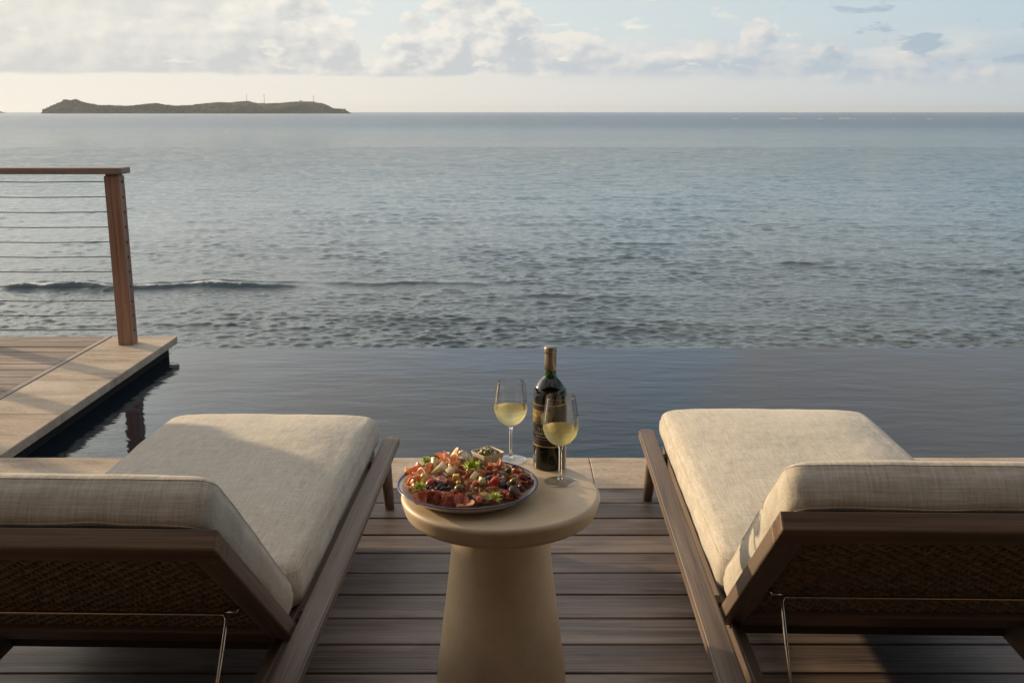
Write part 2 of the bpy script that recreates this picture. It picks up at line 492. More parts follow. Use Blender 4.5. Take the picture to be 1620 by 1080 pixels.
# ------------------------------------------------------------------ sea
SEA_Z = -2.60
def build_sea():
    rng = np.random.default_rng(5)
    oy = -8.0
    nrn = 1100
    ys = np.concatenate([np.exp(np.linspace(math.log(9.5), math.log(120), nrn)), np.exp(np.linspace(math.log(121), math.log(14000), 140))])
    S = np.linspace(-1, 1, 1401)
    S = S * 0.62 + np.sign(S) * np.clip(np.abs(S) - 0.75, 0, 1) * 4.4
    Y = np.repeat(ys[:, None], len(S), 1)
    X = (Y - oy) * S[None, :]
    Xf = X.astype(np.float32); Yf = Y.astype(np.float32)
    Z = np.zeros_like(Xf); DX = np.zeros_like(Xf); DY = np.zeros_like(Xf)
    dxl = ((Y - oy) * 0.00089).astype(np.float32); dyl = np.gradient(ys)[:, None].astype(np.float32) * np.ones_like(Xf)
    grid = np.maximum(dxl, dyl)
    calm = np.float32(1.0)
    N = 165
    lam = np.exp(np.concatenate([rng.uniform(math.log(0.085), math.log(0.55), 130), rng.uniform(math.log(0.55), math.log(3.2), 35)]))
    th = rng.normal(R(-96), R(30), N)
    for L, a in zip(lam, th):
        k = 2 * math.pi / L
        amp = L / 6.2832 * (0.041 if L < 0.22 else 0.022 if L < 0.55 else 0.012) * rng.uniform(0.6, 1.3)
        ph = rng.uniform(0, 2 * math.pi)
        cx, cy = math.cos(a), math.sin(a)
        att = np.clip((L / grid - 2.2) / 2.0, 0, 1)
        arg = (k * (cx * Xf + cy * Yf) + ph).astype(np.float32)
        s_, c_ = np.sin(arg), np.cos(arg)
        Z += amp * att * c_
        DX -= 1.0 * amp * cx * att * s_
        DY -= 1.0 * amp * cy * att * s_
    # broken groups: amplitude varies over the surface
    g = 0.85 + 0.30 * np.sin(0.31 * Xf + 0.22 * Yf + 1.0) * np.sin(0.17 * Xf - 0.41 * Yf) + 0.22 * np.sin(0.9 * Xf + 1.3 * Yf) * np.sin(0.7 * Xf - 0.8 * Yf + 2)
    Z *= g; DX *= g; DY *= g
    foam = np.zeros_like(Xf)
    # one low wave rolling in towards the terrace, and fainter ones around it
    for (yc, amp, wid, x0, x1, f) in ((23.2, 0.155, 0.27, -40, -5.0, 1.0), (23.9, 0.07, 0.28, -12, -0.5, 0.0), (22.0, 0.09, 0.26, 0.1, 1.6, 0.1), (31.5, 0.05, 0.28, 3, 6, 0.0), (27, 0.06, 0.28, 6.5, 9, 0.0), (18.9, 0.05, 0.26, -13, -4, 0.15)):
        yl = yc + 0.16 * np.sin(0.9 * Xf + 1) + 0.10 * np.sin(2.3 * Xf) + 0.05 * np.sin(5.1 * Xf + 2)
        wx = 1 / (1 + np.exp(-(Xf - x0) / 0.45)) / (1 + np.exp((Xf - x1) / 0.45))
        wx = wx * (0.75 + 0.25 * np.sin(1.7 * Xf + 0.6) + 0.12 * np.sin(4.3 * Xf))
        t = (Yf - yl) / wid
        t = np.where(t < 0, t * 1.9, t * 0.8)     # steep on the shore side
        r = np.exp(-t * t)
        Z += amp * wx * r
        if f:
            top = np.exp(-((Yf - yl - 0.06) / 0.13) ** 2)
            pat = np.clip(np.exp(-((Xf + 7.6) / 1.1) ** 2) + 0.9 * np.exp(-((Xf + 11.0) / 0.6) ** 2) + 0.5 * np.exp(-((Xf + 14.5) / 1.6) ** 2) + 0.28 + 0.2 * np.sin(3.7 * Xf), 0, 1)
            foam = np.maximum(foam, f * wx * top * pat)
    XX = X + DX; YY = Y + DY; ZZ = Z + SEA_Z
    ny, nx = XX.shape
    me = bpy.data.meshes.new('sea')
    co = np.stack([XX, YY, ZZ], -1).reshape(-1, 3).astype(np.float32)
    idx = np.arange(ny * nx, dtype=np.int32).reshape(ny, nx)
    q = np.stack([idx[:-1, :-1], idx[:-1, 1:], idx[1:, 1:], idx[1:, :-1]], -1).reshape(-1, 4)
    me.vertices.add(len(co)); me.vertices.foreach_set('co', co.ravel())
    me.loops.add(q.size); me.loops.foreach_set('vertex_index', q.ravel())
    me.polygons.add(len(q)); me.polygons.foreach_set('loop_start', np.arange(0, q.size, 4, dtype=np.int32))
    me.update()
    me.polygons.foreach_set('use_smooth', np.ones(len(q), dtype=bool))
    at = me.attributes.new('foam', 'FLOAT', 'POINT')
    at.data.foreach_set('value', foam.astype(np.float32).ravel())
    o = link_mesh('sea', me, M['sea'])
    tag(o, kind='structure')
build_sea()

# breakers on the outer reef: low ragged heaps of white water
def build_breakers():
    bm = bmesh.new()
    rr = random.Random(3)
    foamm = mat_simple('white_water', (0.75, 0.74, 0.70), 0.8, 0.1, 1)
    D = (CAM_H - SEA_Z) / math.tan(PITCH + math.atan((188.3 - 540) / FPX))
    runs = [(1160, 1168, .6), (1236, 1262, 1.0), (1296, 1302, .5), (1330, 1345, 1.5), (1352, 1356, .5), (1414, 1418, .4), (1470, 1476, .45)]
    for a, b, s in runs:
        x = a
        while x < b:
            wpx = rr.uniform(1.5, 4)
            X_ = (x - 810) / FPX * D * 0.975
            r = bmesh.ops.create_icosphere(bm, subdivisions=2, radius=1.0)
            for v in r['verts']:
                j = 1 + 0.35 * mnoise.noise(v.co * 2 + Vector((x, 0, 0)))
                v.co = Vector((X_ + v.co.x * wpx * 0.16 * j, D + rr.uniform(-.02, .02) + v.co.y * 1.2, SEA_Z + 0.05 + max(-0.1, v.co.z) * 0.24 * s * j))
            x += wpx * 0.9
    o = from_bm('breaking_waves', bm, foamm, smooth=True)
    tag(o, 'white water breaking far out on the reef line', 'waves', kind='stuff')
build_breakers()

# ------------------------------------------------------------------ terrace, pool, coping
PITCHB = 0.1445
def boards(name, x0, x1, y0, y1, mat, thick=0.022, gap=0.0085, z=0.0, xr=None):
    bm = bmesh.new()
    i = 0
    y = y1
    rr = random.Random(int(abs(x0) * 100))
    while y - PITCHB > y0 - PITCHB:
        a = y - PITCHB + gap / 2; b = y - gap / 2
        dzz = rr.uniform(-0.0008, 0.0008)
        # butt joints at varying places
        xs = [x0]
        xj = x0 + rr.uniform(0.8, 3.2)
        while xj < x1 - 0.4:
            if xr is None or not (xr[0] < xj < xr[1]): xs.append(xj)
            xj += rr.uniform(2.2, 3.6)
        xs.append(x1)
        for u, v in zip(xs[:-1], xs[1:]):
            add_box(bm, (u + 0.001, a, z - thick + dzz), (v - 0.001, b, z + dzz), 0.0025, 1)
        y -= PITCHB
    o = from_bm(name, bm, mat)
    # seat the object origin on the board raster so the material's board index follows the real gaps
    o.location = (0, y1, 0)
    for vtx in o.data.vertices: vtx.co.y -= y1
    return o

Y_COP0, Y_COP1 = 3.641, 3.995
X_STRIP0, X_STRIP1 = -2.556, -2.14
Y_END = 6.32
WATER_Z = -0.112
Y_EDGE = 6.47
tag(boards('deck', -4.5, 4.6, -2.6, Y_COP0 - 0.003, M['deck'], xr=(-1.7, 1.7)), kind='structure')
M['deck_sun'] = mat_wood('weathered_deck_sunlit', (0.14, 0.10, 0.075), (0.26, 0.195, 0.15), (0.36, 0.28, 0.22), 'x', 0.55, board=0.1445, bump=0.3)  # lighter copy of the deck wood, sunlight put into its colour
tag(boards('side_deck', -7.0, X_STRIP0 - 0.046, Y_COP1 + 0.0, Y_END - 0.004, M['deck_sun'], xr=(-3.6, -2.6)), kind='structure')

def slabs(name, rects, thick=0.045, mat=None):
    bm = bmesh.new()
    for (xa, ya, xb, yb) in rects:
        add_box(bm, (xa + 0.001, ya + 0.001, -thick), (xb - 0.001, yb - 0.001, 0.0), 0.003, 1)
    o = from_bm(name, bm, mat or M['stone'])
    tag(o, kind='structure')
    return o
xs = [-7.0, -5.8, -4.6, -3.40, -2.22, -0.88, 0.32, 1.52, 2.72, 3.92, 5.1]
slabs('pool_coping', [(a, Y_COP0, b, Y_COP1) for a, b in zip(xs[:-1], xs[1:])])
slabs('side_coping', [(X_STRIP0, a, X_STRIP1, b) for a, b in ((Y_COP1, 4.61), (4.61, 5.82), (5.82, Y_END))])
bm = bmesh.new()
add_box(bm, (X_STRIP0 - 0.042, Y_COP1 + 0.002, -0.03), (X_STRIP0 - 0.003, Y_END - 0.002, 0.003), 0.002, 1)
tag(from_bm('deck_trim', bm, M['trim']), kind='structure')

# masonry under the terrace and pool shell
bm = bmesh.new()
add_box(bm, (-7, -2.9, -1.8), (5.3, Y_COP1 - 0.05, -0.05))
add_box(bm, (-7, Y_COP1 - 0.049, -1.8), (X_STRIP1 - 0.05, Y_END - 0.04, -0.051))
tag(from_bm('terrace_base', bm, M['void']), kind='structure')
bm = bmesh.new()
add_box(bm, (X_STRIP1 - 0.049, Y_EDGE - 0.14, -1.8), (5.3, Y_EDGE + 0.004, WATER_Z - 0.006), 0.004, 1)
add_box(bm, (X_STRIP1 - 0.049, Y_COP1 - 0.048, -1.81), (5.3, Y_EDGE - 0.142, -1.2))
add_box(bm, (5.15, Y_COP1 - 0.047, -1.19), (5.3, Y_EDGE - 0.142, -0.06))
tag(from_bm('pool_wall', bm, M['dark_stone']), kind='structure')
bm = bmesh.new()
add_box(bm, (X_STRIP1 - 0.048, Y_COP1 - 0.047, WATER_Z - 0.03), (5.149, Y_EDGE, WATER_Z))
tag(from_bm('pool_water', bm, M['pool']), kind='structure')

# ------------------------------------------------------------------ cable railing on the side deck
rail = empty('cable_railing', (-2.38, 6.115, 0))
tag(rail, 'wooden railing with steel cables and one leaning-in post at the corner of the side terrace', 'railing')
rail['label'] = 'wooden railing strung with thin steel cables beside the pool corner'
PS = 0.045
for k in range(5):
    bm = bmesh.new()
    add_box(bm, (-PS, -PS, 0.0005), (PS, PS, 1.028), 0.004, 2)
    o = from_bm('post', bm, M['redwood_z'], rail); o.location.x = -0.97 * k
    bm = bmesh.new()
    add_box(bm, (-PS + 0.008, -PS + 0.008, 1.028), (PS - 0.008, PS - 0.008, 1.040))
    o2 = from_bm('post_cap', bm, M['redwood_z'], rail); o2.location.x = -0.97 * k
bm = bmesh.new()
add_box(bm, (-5.2, -0.075, 1.040), (0.075, 0.075, 1.078), 0.007, 2)
from_bm('handrail', bm, M['redwood_x'], rail)
for i in range(11):
    z = 0.088 + i * 0.0905
    bm = bmesh.new()
    pts = [(-5.2, 0, z)]
    for k in range(4, -1, -1):
        xk = -0.97 * k
        pts += [(xk - PS * 0.99, 0, z)]
        if k: pts += [(xk + PS, 0, z), (xk + 0.485, 0, z - 0.004)]
    add_tube(bm, pts, 0.0029, 6)
    from_bm('cable', bm, M['cable'], rail)
    bm = bmesh.new()
    add_lathe(bm, [(0, 0.006), (0.005, 0.006), (0.0085, 0.003), (0.0085, 0.0)], 14)
    o = from_bm('cable_end', bm, M['cable'], rail, True); o.rotation_euler = (0, math.pi / 2, 0); o.location = (PS, 0, z)

# ------------------------------------------------------------------ island
ISL_D = 2600.0
def isl_x(px): return (px - 810) / FPX * ISL_D * 0.9752
def isl_z(py): return CAM_H - ISL_D * math.tan(PITCH + math.atan((py - 540) / FPX))
prof_pts = [(66, 178.6), (70, 175), (80, 171), (92, 166), (100, 162.5), (108, 160.5), (116, 161), (124, 161), (133, 164), (142, 166), (160, 169), (180, 169.2), (200, 170), (215, 168.8), (232, 167),
            (246, 165.6), (262, 168), (280, 170), (300, 168.5), (322, 164.5), (345, 162.5), (366, 162.8), (382, 161), (395, 161), (408, 164), (425, 164.2), (445, 163.6), (462, 162), (480, 161.2), (497, 162),
            (512, 164.5), (520, 168), (528, 172.2), (545, 173), (550, 176), (554, 178.6)]
def prof(px, pts):
    for (a, za), (b, zb) in zip(pts[:-1], pts[1:]):
        if a <= px <= b: return za + (zb - za) * (px - a) / (b - a)
    return 178.7
def mat_island():
    m, nt, bs = new_mat('island_scrub')
    v = nt.obj()
    a = nt.noise(v, 0.03, 6, 0.65); b = nt.noise(v, 0.008, 4, 0.6)
    c = nt.mix(nt.smooth(a, 0.38, 0.62), (0.022, 0.030, 0.018), (0.055, 0.064, 0.034))
    c = nt.mix(nt.smooth(b, 0.52, 0.66), c, (0.10, 0.105, 0.055))
    P(bs, nt, col=c, rough=0.95, spec=0.1, normal=nt.bump(a, 0.8, 6.0))
    return m
M['island'] = mat_island()
M['bush'] = mat_simple('island_bush', (0.026, 0.034, 0.018), 0.95, 0.45, 0.06, spec=0.1)
def build_island(name, pts, D, depth, seed):
    x0, x1 = pts[0][0] - 2, pts[-1][0] + 2
    nx = int((x1 - x0) * 1.5); ny = 34
    bm = bmesh.new()
    grid = []
    for j in range(ny):
        v_ = j / (ny - 1)
        row = []
        for i in range(nx):
            px = x0 + (x1 - x0) * i / (nx - 1)
            base = SEA_Z - 2.0
            crest = max(0.0, isl_z(prof(px, pts)) * D / ISL_D - SEA_Z)
            y = D + (v_ - 0.35) * depth
            X_ = (px - 810) / FPX * y * 0.9752
            sh = max(0.0, 1 - ((v_ - 0.35) / (0.35 if v_ < 0.35 else 0.65)) ** 2) ** 0.75
            nz = mnoise.fractal(Vector((X_ * 0.012, y * 0.012, seed)), 0.8, 2.1, 4)
            h = crest * (sh + 0.16 * nz * sh * (1 - sh) * 4)
            h += sh * min(crest, 8) / 8 * 1.2 * mnoise.noise(Vector((X_ * 0.09, y * 0.09, 2)))
            row.append(bm.verts.new((X_, y, base + max(0, h) + (2.0 if h > 0.3 else 0))))
        grid.append(row)
    for j in range(ny - 1):
        for i in range(nx - 1):
            bm.faces.new((grid[j][i], grid[j][i + 1], grid[j + 1][i + 1], grid[j + 1][i]))
    o = from_bm(name, bm, M['island'], smooth=True)
    tag(o, kind='structure')
build_island('island', prof_pts, ISL_D, 420, 1.0)
build_island('headland', [(-270, 178.5), (-230, 172), (-150, 166.5), (-90, 168), (-40, 172), (-8, 175), (0, 176.2), (5, 178.0), (7, 178.7)], 3400.0, 300, 5.0)

# scrub and low woods covering the island: leafy clumps
def build_scrub():
    rr = random.Random(11)
    verts = []; faces = []
    for n in range(5200):
        px = rr.uniform(68, 548)
        woody = 1.0 if (80 < px < 300) else 0.30
        if rr.random() > woody + 0.1: continue
        v_ = rr.uniform(-0.33, 0.06)
        crest = max(0.0, isl_z(prof(px, prof_pts)) - SEA_Z)
        if crest < 3: continue
        y = ISL_D + v_ * 420
        X_ = isl_x(px) * y / ISL_D
        sh = max(0.0, 1 - (v_ / 0.35 if v_ < 0 else v_ / 0.65) ** 2) ** 0.75
        z = SEA_Z + crest * sh
        s = rr.uniform(1.5, 4.0) * (1.1 if px < 290 else max(0.45, 1.1 - (px - 290) / 60))
        if px in (0,): s *= 2
        cx, cy, cz = X_, y, z - s * 0.10
        for q in range(16):
            th = rr.uniform(0, 6.283); u = rr.uniform(-0.1, 1); rad = s * rr.uniform(0.6, 1.05)
            d = Vector((math.cos(th) * math.sqrt(1 - u * u * 0.98), math.sin(th) * math.sqrt(1 - u * u * 0.98), u))
            c = Vector((cx, cy, cz)) + d * rad
            a = d.orthogonal().normalized(); b = d.cross(a).normalized()
            a = (a + d * rr.uniform(-.6, .6)) * s * 0.45; b = (b + d * rr.uniform(-.6, .6)) * s * 0.45
            k = len(verts)
            verts += [c - a, c - b, c + a, c + b]
            faces.append((k, k + 1, k + 2, k + 3))
    me = bpy.data.meshes.new('island_scrub')
    me.from_pydata([tuple(v) for v in verts], [], faces)
    o = link_mesh('island_scrub', me, M['bush'])
    tag(o, 'dense olive green scrub and low woods covering the distant island', 'scrub', kind='stuff')
build_scrub()

def island_tree(px, py, size, label):
    root = empty('island_tree', (isl_x(px), ISL_D - 6, isl_z(prof(px, prof_pts)) - size * 0.55))
    tag(root, label, 'tree', 'tall trees standing out on the island ridge')
    bm = bmesh.new(); add_tube(bm, [(0, 0, -2), (size * .06, 0, size * .5), (0, 0, size * .9)], 0.5, 6, radii=[.6, .45, .2])
    from_bm('trunk', bm, M['bush'], root)
    rr = random.Random(int(px)); bm = bmesh.new()
    for _ in range(170):
        d = Vector((rr.gauss(0, 1), rr.gauss(0, 1), rr.gauss(0, 1))).normalized() * rr.uniform(0.4, 1.0)
        c = Vector((d.x * size * 0.95, d.y * size * 0.8, size * 0.72 + d.z * size * 0.42))
        a = Vector((rr.gauss(0, 1), rr.gauss(0, 1), rr.gauss(0, 1))).normalized() * size * 0.22
        b = a.orthogonal().normalized() * size * 0.2
        bm.faces.new([bm.verts.new(c - a), bm.verts.new(c - b), bm.verts.new(c + a), bm.verts.new(c + b)])
    from_bm('crown', bm, M['bush'], root)
island_tree(107, 159.5, 8, 'round dark tree on the highest left hump of the island')
island_tree(123, 160, 9, 'broad dark tree just right of the island\'s highest left hump')
island_tree(251, 164, 7.5, 'lone dark tree poking above the low middle ridge of the island')

M['turb'] = mat_simple('turbine_paint', (0.55, 0.54, 0.52), 0.5, 0.05, 1)
def turbine(px, top, label, a0):
    gy = prof(px, prof_pts)
    z0 = isl_z(gy) - 1.5; z1 = isl_z(top)
    root = empty('wind_turbine', (isl_x(px), ISL_D, z0))
    tag(root, label, 'wind turbine', 'wind turbines on the island ridge')
    h = z1 - z0
    bm = bmesh.new(); add_tube(bm, [(0, 0, 0), (0, 0, h)], 0.8, 8, radii=[0.7, 0.4])
    from_bm('tower', bm, M['turb'], root, True)
    bm = bmesh.new(); add_box(bm, (-0.6, -1.8, h - 0.5), (0.6, 1.6, h + 0.6), 0.2, 1)
    from_bm('nacelle', bm, M['turb'], root)
    for k in range(3):
        a = a0 + k * 2 * math.pi / 3
        d = Vector((math.sin(a) * 0.35, 0, math.cos(a))); L = h * 0.24
        bm = bmesh.new(); add_tube(bm, [Vector((0, -2.0, h)), Vector((0, -2.0, h)) + d * L * .3, Vector((0, -2.0, h)) + d * L], 0.3, 5, radii=[0.35, 0.5, 0.1])
        from_bm('blade', bm, M['turb'], root)
turbine(391.5, 151.5, 'leftmost of the three thin wind turbines on the island ridge', 0.3)
turbine(419, 151.0, 'middle wind turbine, standing in the saddle beside a bush on the island ridge', 1.0)
turbine(497, 152.5, 'rightmost of the three thin wind turbines, near the right end of the island', 0.1)
bm = bmesh.new()
hx, hz = isl_x(476.5), isl_z(161.2)
add_box(bm, (-2.6, -2, -1.5), (2.6, 2, 2.2))
r0 = [bm.verts.new(v) for v in ((-3, -2.4, 2.21), (3, -2.4, 2.21), (3, 2.4, 2.21), (-3, 2.4, 2.21), (0, 0, 4.6))]
for a, b in ((0, 1), (1, 2), (2, 3), (3, 0)): bm.faces.new((r0[a], r0[b], r0[4]))
bm.faces.new(r0[:4])
o = from_bm('island_hut', bm, M['turb']); o.location = (hx, ISL_D, hz)
tag(o, 'tiny pale hut on the island crest left of the rightmost turbine', 'hut')

# ------------------------------------------------------------------ loungers
LW = 0.455          # half width, outer face of the side rail
def cushion_mesh(w, l, t, crown, seed, edge_r=0.034, corner=0.05, nu=72, nv=96, sag=0.006):
    """soft box cushion, x across, y along, z from 0 to t, rounded corners, crowned top, slightly uneven sides"""
    bm = bmesh.new()
    bmesh.ops.create_grid(bm, x_segments=2, y_segments=2, size=1)
    bm.clear()
    # closed surface: superellipse plan outline swept through a side profile, capped by rings
    def outline(k, n):
        # rounded rectangle with corner radius, param by arc fraction
        hw, hl = w / 2, l / 2
        r = corner
        segs = [((hw, -hl + r), (hw, hl - r)), ((hw - r, hl), (-hw + r, hl)), ((-hw, hl - r), (-hw, -hl + r)), ((-hw + r, -hl), (hw - r, -hl))]
        cen = [(hw - r, hl - r, 0), (-hw + r, hl - r, 90), (-hw + r, -hl + r, 180), (hw - r, -hl + r, 270)]
        pts = []
        for s_, c_ in zip(segs, cen):
            (x0, y0), (x1, y1) = s_
            L = math.hypot(x1 - x0, y1 - y0); m_ = max(2, int(L / 0.018))
            for i in range(m_): pts.append((x0 + (x1 - x0) * i / m_, y0 + (y1 - y0) * i / m_))
            for i in range(7):
                a = R(c_[2] + 90 * i / 7)
                pts.append((c_[0] + r * math.cos(a), c_[1] + r * math.sin(a)))
        return pts
    base = outline(0, 0)
    n = len(base)
    def ring(inset, z, top):
        vs = []
        for (x, y) in base:
            fx = (w / 2 - inset) / (w / 2); fy = (l / 2 - inset) / (l / 2)
            X, Y = x * fx, y * fy
            u, v = X / (w / 2), Y / (l / 2)
            zz = z
            if top: zz += crown * (max(0, 1 - abs(u) ** 2.6) * max(0, 1 - abs(v) ** 4)) ** 0.7
            nn = mnoise.fractal(Vector((X * 5 + seed, Y * 4, z * 6)), 1.0, 2.0, 3)
            nx_ = mnoise.noise(Vector((X * 11 + seed, Y * 9, z * 8 + 3)))
            if top: zz += 0.0045 * nn * min(1, inset / 0.05)
            side = 1.0 if inset < 0.03 else 0.0
            o_ = 0.0035 * nx_ * side
            sx = (X / (abs(X) + abs(Y) * 0.2 + 1e-6)); sy = (Y / (abs(Y) + abs(X) * 0.2 + 1e-6))
            vs.append(bm.verts.new((X + sx * o_, Y + sy * o_, zz + (sag * nn if z < 0.012 and not top else 0))))
        return vs
    rings = []
    for f in (0.98, 0.8, 0.5, 0.2): rings.append(ring(f * w / 2 if f < 1 else w / 2 - 0.002, 0.0, False))
    er = edge_r
    for a in (90, 60, 30, 0):
        rings.append(ring(er * 0.7 * (1 - math.cos(R(a))) if a else 0.0, er * 0.7 * (1 - math.sin(R(a))), False))
    for f in (0.35, 0.5, 0.65):
        rings.append(ring(-0.004 * math.sin(math.pi * f), t * f, False))
    for a in (0, 15, 30, 45, 60, 75, 90):
        rings.append(ring(er * (1 - math.cos(R(a))), t - er + er * math.sin(R(a)), True))
    for f in (0.06, 0.09, 0.13, 0.18, 0.24, 0.31, 0.39, 0.47, 0.56, 0.65, 0.74, 0.83, 0.92):
        rings.append(ring(er + f * (w / 2 - er), t, True))
    for a, b in zip(rings[:-1], rings[1:]):
        for k in range(n): bm.faces.new((a[k], a[(k + 1) % n], b[(k + 1) % n], b[k]))
    bm.faces.new(rings[0]); 
    f = bm.faces.new(rings[-1])
    bmesh.ops.triangulate(bm, faces=[f])
    seam = []
    for idx in (5, len(rings) - 13 - 5):
        seam.append([v.co.copy() for v in rings[idx]])
    return bm, seam

def piping(seam, r, off):
    bm = bmesh.new()
    pts = []
    for p in seam:
        d = Vector((p.x, p.y * 0.6, 0)).normalized()
        pts.append(p + d * off)
    pts.append(pts[0])
    add_tube(bm, pts, r, 6, cap=False)
    return bm

# woven panel: real crossing strands
def woven(w, l, z0, pitch=0.0165, r=0.0042):
    bm = bmesh.new()
    ny = int(l / pitch)
    nx = int(w / pitch)
    rr = random.Random(4)
    for j in range(ny):
        y = -l / 2 + (j + 0.5) * pitch
        pts = []
        for i in range(nx * 2 + 1):
            x = -w / 2 + i * w / (nx * 2)
            ph = (i + 2 * j) * math.pi / 2
            pts.append((x, y + rr.uniform(-.0012, .0012) , z0 + 0.004 * math.sin(ph)))
        add_tube(bm, pts, r, 5)
    for i in range(nx):
        x = -w / 2 + (i + 0.5) * w / nx
        pts = []
        for j in range(ny * 2 + 1):
            y = -l / 2 + j * l / (ny * 2)
            ph = (2 * i + j) * math.pi / 2
            pts.append((x + rr.uniform(-.001, .001), y, z0 - 0.004 * math.sin(ph)))
        add_tube(bm, pts, r * 0.8, 4)
    return bm
m_, nt, bs = new_mat('rope_weave')
v_ = nt.obj()
P(bs, nt, col=nt.ramp(nt.noise(v_, 55, 4, 0.7), [(0.35, (0.075, 0.050, 0.028)), (0.65, (0.24, 0.175, 0.11))]), rough=0.75, normal=nt.bump(nt.noise(v_, 260, 3), 0.5, 0.002))
M['rope'] = m_
M['label_tag'] = mat_simple('care_tag_cloth', (0.10, 0.075, 0.05), 0.8, 0.5, 160)

def smooth_rail(name, parent, x0, x1, y0, y1, z0, z1, mat, seg=10):
    """side rail: flat board with rounded foot end (in plan) and eased edges"""
    bm = bmesh.new()
    hw = (x1 - x0) / 2; cx = (x0 + x1) / 2
    outline = [(x0, y0), (x1, y0), (x1, y1 - hw * 0.9)]
    for k in range(1, seg):
        a = math.pi * k / seg
        outline.append((cx + hw * math.cos(a), y1 - hw * 0.9 + hw * 0.9 * math.sin(a) ** 0.75))
    outline.append((x0, y1 - hw * 0.9))
    n = 26
    vb = [bm.verts.new((x, y, z0)) for x, y in outline]
    f = bm.faces.new(vb)
    r = bmesh.ops.extrude_face_region(bm, geom=[f])
    for v in r['geom']:
        if isinstance(v, bmesh.types.BMVert): v.co.z = z1
    es = [e for e in bm.edges if abs(e.verts[0].co.z - e.verts[1].co.z) < 1e-6]
    bmesh.ops.bevel(bm, geom=es, offset=0.0045, segments=3, affect='EDGES')
    return from_bm(name, bm, mat, parent)

